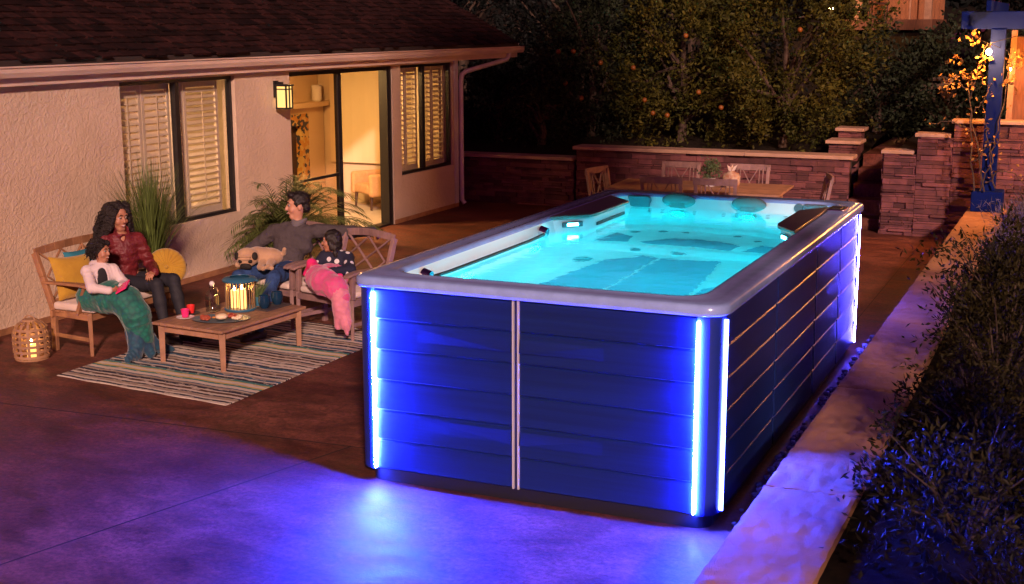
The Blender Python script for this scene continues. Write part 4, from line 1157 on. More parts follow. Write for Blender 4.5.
# woven cage lanterns on the floor
def cage(label, loc, h=.37, r=.165):
    t = thing('cage_lantern', label, 'lantern', (*loc, 0)); n = 13
    pf = [(r * .92, .01), (r, .10), (r, h * .62), (r * .93, h * .78), (r * .72, h * .92), (r * .42, h)]
    m = MB(); m.lathe([(.001, .0), (r * .95, .0), (r * .95, .014), (.001, .014)], (0, 0, 0), 24); m.build('base', M['rattan'], t, False)
    m = MB()
    for i in range(n):
        a = 2 * math.pi * i / n; ca, sa_ = math.cos(a), math.sin(a)
        for (r0, z0), (r1, z1) in zip(pf[:-1], pf[1:]):
            m.bar((r0 * ca, r0 * sa_, z0), (r1 * ca, r1 * sa_, z1), .026, .005, up=(ca, sa_, .01))
    for z in np.linspace(.035, h * .80, 6):
        rr_ = np.interp(z, [q[1] for q in pf], [q[0] for q in pf]) + .004
        k = 28; m.loft([[((rr_ + d) * math.cos(2 * math.pi * i / k), (rr_ + d) * math.sin(2 * math.pi * i / k), z + e_) for i in range(k)] for d, e_ in ((0, -.012), (.005, -.012), (.005, .012), (0, .012), (0, -.012))])
    m.lathe([(r * .40, h - .01), (r * .46, h), (r * .40, h + .012)], (0, 0, 0), 20)
    m.tube([(r * .4, 0, h), (r * .3, 0, h + .03), (0, 0, h + .045), (-r * .3, 0, h + .03), (-r * .4, 0, h)], .007, 6)
    m.build('woven_cage', M['rattan'], t, False)
    k = thing('pillar_candle', label.replace('rattan cage lantern', 'lit candle inside the rattan cage lantern'), 'candle', (*loc, .0145))
    m = MB(); m.lathe([(.001, 0), (.045, 0), (.045, .13), (.035, .13), (.001, .12)], (0, 0, 0), 18); m.build('wax', M['candle_wax'], k, False, smooth=True, autos=50)
    m = MB(); m.sphere((0, 0, .15), (.008, .008, .022), 8, 8); m.build('flame', M['flame'], k, False, smooth=True)
cage('rattan cage lantern on the floor left of the loveseat', (-7.10, 1.72))
cage('rattan cage lantern cut off by the left edge near the wall', (-7.66, 1.52), .30, .15)

# potted grass and palm
t = thing('potted_grass', 'tall potted ornamental grass standing behind the right end of the loveseat', 'plant', (-7.56, 4.10, 0))
m = MB(); m.lathe([(.001, 0), (.15, 0), (.21, .36), (.22, .40), (.19, .40), (.17, .35), (.001, .33)], (0, 0, 0), 24); m.build('pot', M['pot'], t, False, smooth=True, autos=50)
m = MB(); rg = random.Random(2)
def blade(m, b, a, L, lean, w, droop=.25, n=7):
    d = V(math.cos(a), math.sin(a), 0); s = V(-math.sin(a), math.cos(a), 0); A = []; B2 = []
    for i in range(n):
        q = i / (n - 1); p = np.array(b) + d * L * lean * q ** 1.6 + V(0, 0, L * (q - droop * lean * q ** 3)); ww = w * (1 - q ** 2) + .0004
        A.append(p - s * ww); B2.append(p + s * ww)
    m.grid([A, B2])
for i in range(760):
    a = rg.random() * 6.283; L = rg.uniform(.75, 1.42); blade(m, (.09 * math.cos(a) * rg.random(), .09 * math.sin(a) * rg.random(), .34), a + rg.uniform(-.5, .5), L, abs(rg.gauss(0, .35)), rg.uniform(.003, .006))
m.build('blades', M['grassblade'], t, False)
t = thing('potted_palm', 'bushy potted palm by the wall between the window and sliding door', 'plant', (-7.42, 6.55, 0))
m = MB(); m.lathe([(.001, 0), (.17, 0), (.23, .30), (.24, .33), (.2, .33), (.001, .28)], (0, 0, 0), 24); m.build('pot', M['pot'], t, False, smooth=True, autos=50)
m = MB(); ms = MB()
for i in range(125):
    a = rg.random() * 6.283; el = R(rg.uniform(20, 86)); L = rg.uniform(.9, 1.45); pts = []; d = V(math.cos(a), math.sin(a), 0)
    if d[0] < -.3: L *= .55
    for q in np.linspace(0, 1, 14):
        pts.append(V(0, 0, .38) + d * L * (math.cos(el) * .9 + .12) * q + V(0, 0, L * (math.sin(el) * q * 1.15 - .52 * q ** 2.4)))
    ms.tube(pts, np.linspace(.008, .002, 14), 5)
    for k in range(2, 14):
        T = nrm(pts[k] - pts[k - 1]); s = nrm(np.cross(T, V(0, 0, 1)))
        for sx in (-1, 1):
            for dd in (0, .5):
                b = pts[k] - (pts[k] - pts[k - 1]) * dd; l = L * .30 * (1 - .55 * (k / 13)) * rg.uniform(.8, 1.15); tip = b + (T * .75 + s * sx * .75 + V(0, 0, -.30)) * l; wv = nrm(np.cross(tip - b, V(0, 0, 1))) * .008
                mid = (b + tip) / 2 + V(0, 0, .012); m.add([b, mid - wv, tip, mid + wv], [(0, 1, 2, 3)])
m.build('leaflets', M['palmleaf'], t, False); ms.build('stems', M['palmleaf'], t, False)

# ------------------------------------------------------------- dining group
t = thing('dining_table', 'long wooden dining table behind the spa in front of the stone wall', 'table', (-3.30, 11.25, 0), R(3))
m = MB()
for i in range(7): m.box((0, -.55 + .1835 * i, .735), (2.55, .178, .035))
m.build('table_top', M['teak_pale'], t, False, bevel=.005)
m = MB(); m.box2((-1.1, -.5, .62), (1.1, .5, .716)); m.build('apron', M['teak_pale'], t, False)
for sx in (-1, 1):
    for sy in (-1, 1):
        m = MB(); m.box((sx * 1.1, sy * .48, .31), (.08, .08, .618)); m.build('leg', M['teak_pale'], t, False, bevel=.006)
def dchair(label, loc, rz):
    t = thing('dining_chair', label, 'chair', loc, rz, 'wooden chairs around the dining table')
    w = .27; B = lambda nm, m_: m_.build(nm, M['greywood'], t, False, bevel=.004)
    for sx in (-1, 1):
        m = MB(); m.box((sx * w, -.22, .225), (.045, .045, .45)); B('leg', m)
        m = MB(); m.bar((sx * w, .24, 0), (sx * w, .24, .46), .05, .045); m.bar((sx * w, .24, .45), (sx * (w + .01), .33, .955), .05, .045, up=(0, 1, 0)); B('leg', m)
    m = MB(); m.box((0, 0, .455), (.6, .52, .03)); B('seat', m)
    m = MB(); bp = lambda u, v: (u, .245 + .08 * v, .50 + .43 * v)
    for i in range(6):
        a = -.31 + i * .62 / 6; b = a + .62 / 6; cv = lambda u: .025 * (1 - (u / .31) ** 2)
        m.bar((a, .335 + cv(a), .945), (b, .335 + cv(b), .945), .028, .095)
    m.bar(bp(-w, .05), bp(w, .05), .024, .05)
    for u in (-.20, -.145, .145, .20): m.bar(bp(u, .05), bp(u, 1), .014, .022, up=(0, 1, 0))
    m.bar(bp(-.11, .07), bp(.11, .95), .014, .03, up=(0, 1, 0)); m.bar(bp(.11, .07), bp(-.11, .95), .0142, .0302, up=(0, 1, 0))
    B('backrest', m); return t
base = dchair('near side dining chair on the left, its back to the spa', (-3.59, 10.56, 0), R(183))
allch = [('near side dining chair on the right, its back to the spa', (-2.82, 10.60, 0), R(183)), ('far side dining chair left of the plant pot', (-3.88, 11.98, 0), R(3)), ('far side dining chair right of the wrapped gift', (-2.80, 12.02, 0), R(3)), ('dining chair at the left end of the table', (-4.52, 11.0, 0), R(78)), ('dining chair at the right end of the table by the pier', (-1.75, 11.25, 0), R(-72))]
for lb, lc, rz in allch: dup(base, lc, rz, lb)
t = thing('table_plant', 'small leafy plant in a pale pot on the dining table', 'plant', (-3.18, 11.35, .753))
m = MB(); m.lathe([(.001, 0), (.075, 0), (.09, .12), (.08, .12), (.001, .1)], (0, 0, 0), 18); m.build('pot', M['porcelain'], t, False, smooth=True, autos=50)
cp_, dd_ = crown_points((0, 0, .24), (.17, .17, .15), 70, .3, .2, 4); leaf_obj('leaves', cp_, 8, .02, .05, .02, M['succulent'], t, False)
t = thing('wrapped_gift', 'wrapped jar with a knotted cloth top on the dining table', 'jar', (-2.85, 11.33, .753))
m = MB(); m.lathe([(.001, 0), (.10, 0), (.125, .04), (.13, .16), (.11, .2), (.05, .225), (.04, .24)], (0, 0, 0), 18); m.build('wrap', M['paper'], t, False, smooth=True, autos=50)
m = MB()
for a in (0, 1.3, 2.5, 3.8, 5.1): m.add([(0, 0, .22), (.05 * math.cos(a), .05 * math.sin(a), .25), (.085 * math.cos(a + .3), .085 * math.sin(a + .3), .33), (.02 * math.cos(a + .6), .02 * math.sin(a + .6), .29)], [(0, 1, 2, 3)])
m.build('knot', M['cushion'], t, False)

# ------------------------------------------------------------------ pergola
t = thing('pergola', 'blue painted pergola post and beam standing on the end of the seat wall', 'pergola', (.64, 12.08, .50))
m = MB(); m.box2((.44, 11.90, .502), (.86, 12.28, .79)); m.build('plinth', M['bluepost'], t, bevel=.015)
m = MB(); m.box2((.55, 12.0, .79), (.745, 12.18, 3.02)); m.build('post', M['bluepost'], t, bevel=.008)
m = MB(); m.box2((.15, 12.02, 3.02), (5.6, 12.16, 3.26)); m.build('beam', M['bluepost'], t, bevel=.008)
m = MB(); m.box2((3.0, 12.0, .4), (3.2, 12.18, 3.02)); m.build('post', M['bluepost'], t, bevel=.008)
for i in range(6):
    m = MB(); m.box2((.5 + .9 * i, 11.6, 3.262), (.56 + .9 * i, 15.2, 3.40)); m.build('rafter', M['bluepost'], t)
t = thing('wood_screen', 'red brown wooden screen lit orange behind the pergola', 'screen', (1.9, 13.1, 1.2))
m = MB()
for i in range(12): m.box2((.83 + .19 * i, 13.08, 1.2), (1.015 + .19 * i, 13.10, 2.92))
m.build('boards', M['redwood'], t)
m = MB(); m.box2((.76, 13.02, 1.2), (.84, 13.12, 3.0)); m.build('post', M['teak_pale'], t)
t = thing('string_light', 'string of small glowing bulbs hanging from the blue pergola beam', 'string lights', (.57, 11.95, 2.74))
bulbs = [(.56, 11.74, 2.72), (.80, 12.62, 2.46), (1.75, 11.75, 2.70), (2.6, 11.75, 2.72)]
m = MB()
m.tube([(.2, 12.0, 3.0), (.3, 11.88, 2.94), (.45, 11.78, 2.87), (.56, 11.74, 2.83), (.9, 11.74, 2.93), (1.3, 11.75, 2.88), (1.75, 11.75, 2.81), (2.2, 11.75, 2.87), (2.6, 11.75, 2.83), (3.0, 11.98, 2.95)], .006, 6)
m.tube([(.56, 11.74, 2.83), (.78, 12.2, 2.72), (.80, 12.62, 2.56)], .005, 6); m.build('cable', M['rubber'], t)
for b in bulbs:
    m = MB(); m.tube([(b[0], b[1], b[2] + .11), (b[0], b[1], b[2] + .035)], .016, 8); k = m.build('socket', M['rubber'], t)
    m = MB(); m.sphere(b, (.036, .036, .044) if b[1] < 12.5 else (.014, .014, .018), 12, 10); m.build('bulb', M['bulb'], t, smooth=True)
t = thing('climbing_vine', 'bare stemmed vine with orange lit leaves climbing the blue post', 'vine', (.55, 11.95, .79))
m = MB(); rv = random.Random(12)
stems = [[(.50, 11.86, .80), (.42, 11.90, 1.2), (.36, 11.93, 1.64), (.33, 11.95, 2.05), (.42, 11.93, 2.5), (.52, 11.95, 2.85)], [(.60, 11.86, .8), (.50, 11.9, 1.3), (.40, 11.94, 1.7), (.30, 11.9, 2.2), (.12, 11.85, 2.38), (-.05, 11.9, 2.3)], [(.74, 11.9, .8), (.66, 11.92, 1.3), (.72, 11.95, 1.7), (.80, 12.0, 2.2), (.85, 12.0, 2.7)], [(.62, 11.9, .9), (.8, 11.85, 1.1), (1.0, 11.9, 1.05), (1.15, 11.9, .9)], [(.40, 11.93, 1.9), (.55, 11.88, 2.1), (.62, 11.9, 2.3)], [(.36, 11.93, 1.64), (.1, 11.9, 1.75), (-.15, 11.9, 1.72)], [(.45, 11.9, 1.2), (.62, 11.87, 1.45), (.85, 11.9, 1.5)], [(.55, 11.86, .82), (.70, 11.84, 1.2), (.60, 11.86, 1.6), (.52, 11.9, 2.0)]]
tips = []
for s in stems:
    s = np.array(s); tt = np.linspace(0, len(s) - 1, 16); P_ = np.stack([np.interp(tt, range(len(s)), s[:, i]) for i in range(3)], 1) + np.array([[rv.gauss(0, .012) for _ in range(3)] for _ in tt])
    m.tube(P_, np.linspace(.012, .005, 16), 5); tips += [P_[k] for k in range(3, 16)]
m.build('stems', M['stem'], t)
lc = np.array([(-.02, 11.9, 2.22), (.06, 11.9, 2.30), (.26, 11.9, 2.42), (.33, 11.92, 2.33), (.46, 11.9, 2.44), (.12, 11.9, 2.62), (.84, 12.0, 2.3), (.86, 12.0, 2.5), (.9, 12., 2.65), (.05, 11.9, 2.15), (.30, 11.95, 2.9), (.45, 11.95, 2.6)])
vs1, f1 = leaves_arrays(lc, 12, .05, .085, .065); vs2, f2 = leaves_arrays(np.array(tips), 1, .06, .06, .045)
m = MB(); m.add(vs1, f1.tolist()); m.add(vs2, f2.tolist()); m.build('leaves', M['vineleaf'], t)

# ------------------------------------------------------------- trees, shrubs
def tree(name, label, c, r, mt, nclump, nper, L, W, seed, oranges=(), group=None, lo=.5, spread=.10, lump=.22, trunk=.09):
    base_z = float(hgt(np.array(c[0]), np.array(c[1])))
    t = thing(name, label, 'tree', (c[0], c[1], base_z), 0, group)
    m = MB(); rt_ = random.Random(seed); top = V(*c) + V(0, 0, r[2] * .2)
    m.tube([(c[0], c[1], base_z - .1), (c[0] + .05, c[1], (base_z + c[2]) / 2), tuple(top)], [trunk, trunk * .8, trunk * .45], 8)
    for i in range(9):
        a = rt_.random() * 6.283; e = top - V(0, 0, rt_.random() * r[2] * .9); q = V(*c) + V(math.cos(a) * r[0] * .8, math.sin(a) * r[1] * .8, rt_.uniform(-.4, .8) * r[2])
        m.tube([e, (e + q) / 2 + V(0, 0, .12), q], [trunk * .45, trunk * .28, .008], 6)
    m.build('trunk', M['stem'], t)
    P_, d_ = crown_points(c, r, nclump, lo, lump, seed)
    leaf_obj('crown', P_, nper, spread, L, W, mt, t, True, d_)
    for o_ in oranges:
        m = MB(); m.sphere(o_, .045, 12, 8); m.build('orange', M['orange'], t, smooth=True)
    return t
def onp(px, py, y):   # not camera-bound: fixed points picked once on the crown fronts
    return None
ora1 = [(-7.05, 15.0, 2.61), (-6.70, 14.85, 2.62), (-6.20, 14.9, 2.42), (-6.50, 14.75, 1.80), (-6.85, 14.85, 2.05)]
ora2 = [(-5.25, 14.55, 1.80), (-5.08, 14.5, 1.58), (-4.82, 14.5, 1.55), (-4.55, 14.6, 2.9), (-5.5, 14.65, 2.35), (-4.3, 14.6, 1.95)]
tree('citrus_tree', 'orange tree with several ripe oranges, leftmost of the row behind the capped wall', (-6.75, 15.9, 2.30), (1.15, 1.1, 1.65), M['citrus_dark'], 330, 32, .10, .045, 1, ora1, 'citrus trees behind the stone wall')  # shade over this end of the row is put into the darker leaf colour
tree('citrus_tree', 'orange tree with a few oranges rising behind the left half of the dining table', (-4.95, 15.8, 2.45), (1.35, 1.15, 1.75), M['citrus'], 430, 34, .095, .045, 2, ora2, 'citrus trees behind the stone wall', .62, .09, .26)
tree('citrus_tree', 'dense bright leaved citrus tree without visible fruit, right end of the row behind the wall', (-3.05, 15.6, 2.45), (1.45, 1.15, 1.75), M['citrus'], 480, 36, .095, .05, 3, [(-3.9, 14.6, 1.7), (-2.6, 14.55, 3.0)], 'citrus trees behind the stone wall', .62, .09, .26)
hg = 'dark shrubs on the slope behind the walls'
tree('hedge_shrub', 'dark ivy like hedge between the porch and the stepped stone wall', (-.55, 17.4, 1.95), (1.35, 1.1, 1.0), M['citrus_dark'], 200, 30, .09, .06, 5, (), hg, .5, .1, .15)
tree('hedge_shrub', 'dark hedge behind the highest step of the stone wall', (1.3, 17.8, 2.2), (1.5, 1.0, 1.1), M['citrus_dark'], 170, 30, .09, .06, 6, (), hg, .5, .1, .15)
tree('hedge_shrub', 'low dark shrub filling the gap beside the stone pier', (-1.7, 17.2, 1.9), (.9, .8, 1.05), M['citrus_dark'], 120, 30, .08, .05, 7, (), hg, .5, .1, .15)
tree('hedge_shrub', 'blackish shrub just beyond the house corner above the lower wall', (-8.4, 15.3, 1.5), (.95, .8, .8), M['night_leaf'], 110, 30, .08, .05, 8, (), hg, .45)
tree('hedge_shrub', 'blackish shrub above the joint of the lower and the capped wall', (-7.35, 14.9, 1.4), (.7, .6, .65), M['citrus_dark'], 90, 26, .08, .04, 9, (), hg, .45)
tg = 'dark trees on the slope'
far_trees = [(-11.2, 19.5, 2.9, 1.5), (-9.0, 19.2, 2.4, 1.15), (-8.0, 18.5, 3.0, 1.6), (-5.9, 19.5, 3.6, 1.8), (-4.9, 20.5, 3.7, 1.7), (1.0, 24, 3.4, 1.5), (1.6, 21, 4.4, 1.7), (-13.5, 23, 3.6, 1.8)]
lbs = ['dark tree seen above the roof end', 'small dark tree below the patch of dusk sky', 'dark tree behind the leftmost orange tree', 'tall dark tree behind the gap between the first two orange trees', 'tall dark tree behind the brightest citrus tree', 'dark tree to the right of the lit porch', 'dark tree over the pergola beam', 'dark tree farthest left behind the roof slope']
for i, (x, y, z, r_) in enumerate(far_trees):
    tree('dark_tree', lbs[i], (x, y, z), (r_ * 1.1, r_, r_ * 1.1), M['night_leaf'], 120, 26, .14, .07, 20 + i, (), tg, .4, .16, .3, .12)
# far wood, one mass nobody could count
P_, _ = crown_points((0, 0, 0), (1, 1, 1), 10, .5, .2, 1)
g = np.random.default_rng(5)
fx_ = g.uniform(-26, 14, 900); fx_ = fx_[(fx_ < -17.6) | (fx_ > -15.6)]
fw = np.stack([fx_, g.uniform(36, 44, len(fx_)), 2.9 + g.random(len(fx_)) ** .8 * (4.2 + 1.2 * np.sin(fx_))], 1)
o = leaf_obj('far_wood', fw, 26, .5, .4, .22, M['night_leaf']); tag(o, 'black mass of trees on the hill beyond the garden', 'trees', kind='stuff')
# lit porch on the hill
t = thing('hillside_porch', 'lit wooden porch of a neighbouring house high on the hill', 'porch', (-3.3, 30, 3.0))
m = MB(); m.box2((-4.3, 28.6, 2.93), (-2.1, 32, 3.20)); m.build('deck', M['deckwood'], t)
m = MB()
for i in range(16): m.box2((-4.2 + i * .13, 31.5, 3.2), (-4.075 + i * .13, 31.56, 5.2))
m.build('wall', M['redwood'], t)
for x in (-4.05, -2.25):
    m = MB(); m.box2((x - .09, 28.8, 3.2), (x + .09, 28.98, 5.4)); m.build('post', M['teak_pale'], t)
for x in (-2.75, -2.55):
    m = MB(); m.box2((x - .02, 29.2, 3.2), (x + .02, 29.24, 5.0)); m.build('rail_bar', M['teak_pale'], t)
m = MB(); m.box2((-4.4, 28.6, 5.3), (-2.0, 32, 5.5)); m.build('roof', M['deckwood'], t)
m = MB(); m.sphere((-3.3, 29.8, 5.0), .12, 12, 8); m.build('porch_lamp', M['porch_lamp'], t, smooth=True)
t = thing('porch_chair', 'dark wire backed chair on the lit porch', 'chair', (-3.62, 29.6, 3.2))
m = MB(); m.box((0, 0, .42), (.5, .5, .05)); m.build('seat', M['darkwood'], t, False)
m = MB(); m.tube([(-.22, .24, .42), (-.24, .28, .8), (-.12, .3, .98), (.12, .3, .98), (.24, .28, .8), (.22, .24, .42)], .02, 6); m.build('backrest', M['darkwood'], t, False)
for sx in (-1, 1):
    for sy in (-1, 1):
        m = MB(); m.tube([(sx * .2, sy * .2, 0), (sx * .2, sy * .2, .42)], .018, 6); m.build('leg', M['darkwood'], t, False)
t = thing('porch_lantern', 'small bright lamp on a stake among leaves left of the porch', 'lamp', (-4.62, 28.2, 2.55))
m = MB(); m.tube([(0, 0, -.1), (0, 0, .9)], .02, 6); m.build('stake', M['darkwood'], t, False)
m = MB(); m.sphere((0, 0, .95), .06, 10, 8); m.build('bulb', M['porch_lamp'], t, False, smooth=True)
# shrubs of the raised bed
def shrub(label, c, r, seed, mt, n=130, nper=26, L=.055, W=.02, group='shrubs in the raised bed'):
    t = thing('shrub', label, 'shrub', (c[0], c[1], .40), 0, group)
    m = MB(); rs = random.Random(seed); 
    for i in range(16):
        a = rs.random() * 6.283; q = (math.cos(a) * r[0] * rs.uniform(.5, 1.05), math.sin(a) * r[1] * rs.uniform(.5, 1.05), r[2] * rs.uniform(.7, 1.5))
        m.tube([(0, 0, -.02), (q[0] * .45, q[1] * .45, q[2] * .6), q], [.010, .007, .003], 5)
    m.build('stems', M['stem'], t, False)
    P_, d_ = crown_points((0, 0, r[2] * .62), (r[0], r[1], r[2] * .75), n, .35, .3, seed, -.75)
    leaf_obj('foliage', P_, nper, .06, L, W, mt, t, False, d_); return t
s1 = shrub('dark small leaved shrub in the raised bed right of the seat wall', (1.50, -.6), (.55, .6, .40), 31, M['shrub'])
s2 = shrub('dark small leaved shrub in the raised bed right of the seat wall', (1.45, 2.6), (.58, .65, .62), 32, M['shrub'])
s3 = shrub('dark small leaved shrub in the raised bed right of the seat wall', (2.4, 1.2), (.65, .65, .55), 33, M['shrub'])
rs = random.Random(9)
for i, (x, y, sc) in enumerate([(1.48, .9, 1.0), (1.42, 4.2, 1.1), (2.5, 3.2, 1.0), (3.4, 2.2, 1.0), (2.6, -.9, .8), (1.9, -1.9, .7), (3.4, .4, .9), (2.35, 4.8, 1.1), (1.5, 5.9, .95), (2.4, 6.6, 1.1), (3.4, 5.6, 1.1), (1.9, 9.6, .9), (3.2, 4.0, 1.), (4.3, 3.4, 1.), (4.2, 6.8, 1.2), (3.0, 8.4, 1.1), (1.5, 10.7, .7)]):
    dup([s1, s2, s3][i % 3], (x, y, .40), rs.random() * 6, None, (sc, sc, sc * rs.uniform(.85, 1.1)))
l1 = shrub('pale mauve feathery shrub in the raised bed nearest the pergola', (1.55, 8.6), (.55, .65, .60), 41, M['lav'], 150, 30, .10, .008, None)
l2 = dup(l1, (1.62, 7.3, .40), 2.0, 'pale mauve feathery shrub in the raised bed, nearer the camera than its twin')

# umbrella pines added out of view so their high crowns shade the back garden
for i, (x, y) in enumerate([(5.3, -8.0), (5.6, -6.6), (5.2, -5.4)]):
    t = thing('shade_pine', 'tall pine added out of view on the right, its dense high crown shading the back of the garden', 'tree', (x, y, .40), 0, 'pines added for shade')
    m = MB(); m.tube([(x, y, .3), (x + .1, y, 4.5), (x, y, 12.0)], [.20, .15, .03], 8); m.build('trunk', M['stem'], t)
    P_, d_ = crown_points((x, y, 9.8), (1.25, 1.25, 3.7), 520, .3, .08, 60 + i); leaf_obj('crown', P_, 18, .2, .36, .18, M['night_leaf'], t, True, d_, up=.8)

# ==================================================================== people
def mid(a, b, t=.5): return np.array(a) * (1 - t) + np.array(b) * t

def body_sets(j, s=1.):
    """prims for a seated figure from joints; returns dict of lists"""
    A = {k: np.array(v, float) for k, v in j.items()}
    sh = mid(A['shR'], A['shL']); hp = mid(A['hipR'], A['hipL']); lat = nrm(A['shL'] - A['shR']); wl = np.linalg.norm(A['shL'] - A['shR'])
    up = nrm(sh - hp); fwd = np.cross(up, lat); fwd = nrm(fwd)
    if fwd @ np.array(j['fwd']) < 0: fwd = -fwd
    B = np.stack([lat, fwd, up], 1)
    H_ = np.linalg.norm(sh - hp)
    torso = [ell(hp + up * .01 * s, s * V(.168, .118, .115), B, .05), ell(mid(hp, sh, .38) + fwd * .01 * s, s * V(.145, .108, .15), B, .06), ell(mid(hp, sh, .74) + fwd * .012 * s, (wl * .45, .112 * s, H_ * .30), B, .06),
             cap(A['shR'] - up * .01 * s, A['shL'] - up * .01 * s, .058 * s, None, .05), ell(sh + up * .02 * s, (wl * .30, .06 * s, .05 * s), B, .05)]
    neck = [cap(sh + up * .0 * s, A['head'] - np.array([0, 0, .05 * s]), .056 * s, .050 * s, .03)]
    arms = []
    for S_ in 'RL':
        arms += [cap(A['sh' + S_], A['el' + S_], .052 * s, .042 * s, .03), cap(A['el' + S_], A['wr' + S_], .042 * s, .028 * s, .02)]
    legs = []
    for S_ in 'RL':
        if 'kn' + S_ in A:
            legs += [cap(A['hip' + S_], A['kn' + S_], .088 * s, .058 * s, .04), cap(A['kn' + S_], mid(A['kn' + S_], A['an' + S_], .35), .056 * s, .055 * s, .02), cap(mid(A['kn' + S_], A['an' + S_], .35), A['an' + S_], .054 * s, .036 * s, .02)]
    return dict(torso=torso, neck=neck, arms=arms, legs=legs, up=up, fwd=fwd, lat=lat, sh=sh, hp=hp, A=A)

def lumpy(amp, f, seed=0):
    return lambda g: amp * (np.sin(f * g[..., 2] + seed + 2.5 * np.sin(f * .33 * g[..., 0] + seed)) * np.sin(f * .7 * g[..., 1] + 1.3 * seed + np.sin(f * .4 * g[..., 0])))

def folds(amp, f, seed=0.):
    """soft ridged cloth folds"""
    def fn(g):
        x, y, z = g[..., 0], g[..., 1], g[..., 2]
        w = x * .55 + y * .5 + z * .85 + .05 * np.sin(19 * y + seed) + .045 * np.sin(23 * x - 11 * z + 2 * seed)
        v = x * .8 - y * .6 - z * .35 + .05 * np.sin(17 * z + seed)
        return amp * (np.abs(np.sin(f * w)) ** .7 - .6) * (.45 + .55 * np.sin(.45 * f * v + seed))
    return fn

def curls(name, strands, mt, parent, amp=.011, pitch=.045, r=.0055, seed=1):
    """one mesh of many corkscrew curls along the given root-to-tip lines"""
    rc = random.Random(seed); m = MB()
    for q0, q1 in strands:
        q0 = np.array(q0); q1 = np.array(q1); d_ = q1 - q0; L = np.linalg.norm(d_) + 1e-6; d_ = d_ / L
        s_1 = nrm(np.cross(d_, V(rc.gauss(0, 1), rc.gauss(0, 1), rc.gauss(0, 1)))); s_2 = np.cross(d_, s_1); ph = rc.random() * 6.28; n = max(6, int(L / pitch * 6))
        pts = [q0 + d_ * L * t_ + amp * min(1, .4 + t_) * (math.cos(ph + 6.283 * L * t_ / pitch) * s_1 + math.sin(ph + 6.283 * L * t_ / pitch) * s_2) + V(0, 0, .02 * math.sin(3 * t_)) for t_ in np.linspace(0, 1, n)]
        m.tube(pts, np.linspace(r, r * .5, n), 4, cap=False)
    return m.build(name, mt, parent, smooth=True)


# ---- woman
j = dict(head=(-6.88, 2.775, 1.225), shR=(-6.96, 2.66, 1.00), shL=(-6.78, 2.93, .98), elR=(-6.87, 2.40, .735), wrR=(-6.665, 2.22, .60), elL=(-6.70, 3.02, .70), wrL=(-6.45, 2.76, .70),
         hipR=(-6.92, 2.74, .56), hipL=(-6.90, 2.93, .56), knR=(-6.40, 2.72, .585), knL=(-6.36, 2.93, .60), anR=(-6.30, 2.70, .11), anL=(-6.22, 2.90, .11), fwd=(.9, -.4, 0))
b = body_sets(j); A = b['A']
T = thing('person', 'woman with long dark curls in a maroon jacket smiling on the loveseat', 'person', (-6.90, 2.84, 0))
f = nrm(V(.93, -.24, -.14)); hp_, P, B_ = head_prims(A['head'], f, V(.08, 0, 1), 1.06)
feet = []
for S_ in 'RL':
    a = A['an' + S_]; feet += [cap(a, a + V(-.03, 0, -.07), .034, .032, .02), cap(a + V(-.03, 0, -.07), a + V(.16, -.02, -.075), .033, .024, .02)]
h1 = hand_prims(A['wrR'], (.72, -.3, -.25), (.3, .9, -.2), 1, 30, .92); h2 = hand_prims(A['wrL'], (.15, -.95, -.15), (-.2, -.1, -1), -1, 28, .92)
sdf_obj('body', b['torso'] + b['neck'] + b['arms'] + b['legs'] + hp_ + h1 + h2 + feet, M['skin_f'], T, .008, .015)
face_parts(P, B_, 1.06, T)
hc = [ell(P(0, -.03, .045), (.098, .105, .105), B_)]
rh = random.Random(3)
for i in range(56):
    a = R(rh.uniform(72, 288)); q0 = P(.090 * math.sin(a), .10 * math.cos(a) - .02, rh.uniform(-.0, .10)); q1 = P(rh.uniform(.14, .19) * math.sin(a), .13 * math.cos(a) - .045, rh.uniform(-.30, -.10)); hc.append(cap(q0, q1, .040, .022 + .014 * rh.random(), .012))
hc += [cap(P(sx * .07, .05, .075), P(sx * .105, .03, -.10), .03, .032, .02) for sx in (-1, 1)] + [cap(P(-.09, .02, .05), P(-.16, .02, -.17), .034, .028, .012)]
sdf_obj('hair', hc, M['curly'], T, .008, .02, [ell(P(0, .085, -.02), (.075, .085, .118), B_)], lumpy(.005, 70, 1), smooth=3)
st_ = []
for i in range(420):
    a = R(rh.uniform(70, 290)); z0 = rh.uniform(-.02, .13); k_ = math.sqrt(max(.05, 1 - (max(z0 - .03, 0) / .115) ** 2))
    st_.append((P(.105 * math.sin(a) * k_, .112 * math.cos(a) * k_ - .025, z0), P(rh.uniform(.12, .215) * math.sin(a), rh.uniform(.09, .15) * math.cos(a) - .045, z0 - rh.uniform(.12, .34))))
curls('curls', st_, M['curly'], T, .012, .05, .006, 2)
puff = lambda g: .0045 * np.sin(75 * g[..., 2] + 2 * np.sin(9 * g[..., 0])) * (1 + .3 * np.sin(14 * g[..., 0])) + .004 * np.sin(40 * g[..., 0] + 3 * g[..., 2] * 10)
jk = b['torso'] + [cap(a_[1], a_[2], a_[3] + .006, a_[4] + .008, .03) for a_ in b['arms']] + [cap(b['sh'] + b['up'] * .04, b['sh'] + b['up'] * .085 + b['fwd'] * .01, .072, .070, .02)]
sdf_obj('jacket', jk, M['jacket'], T, .009, .03, [cap(b['sh'] + b['up'] * .06 + b['fwd'] * .02, b['sh'] + b['up'] * .2 + b['fwd'] * .06, .056, .07), cap(b['sh'] + b['fwd'] * .10 + b['up'] * .05, b['sh'] + b['fwd'] * .12 - b['up'] * .03, .035, .012)], lambda g: puff(g) + folds(.006, 34, 1)(g), .012)
sdf_obj('leggings', [ell(b['hp'], (.16, .17, .11), None, .05)] + b['legs'], M['leggings'], T, .008, .04, (), folds(.005, 40, 2), .007)
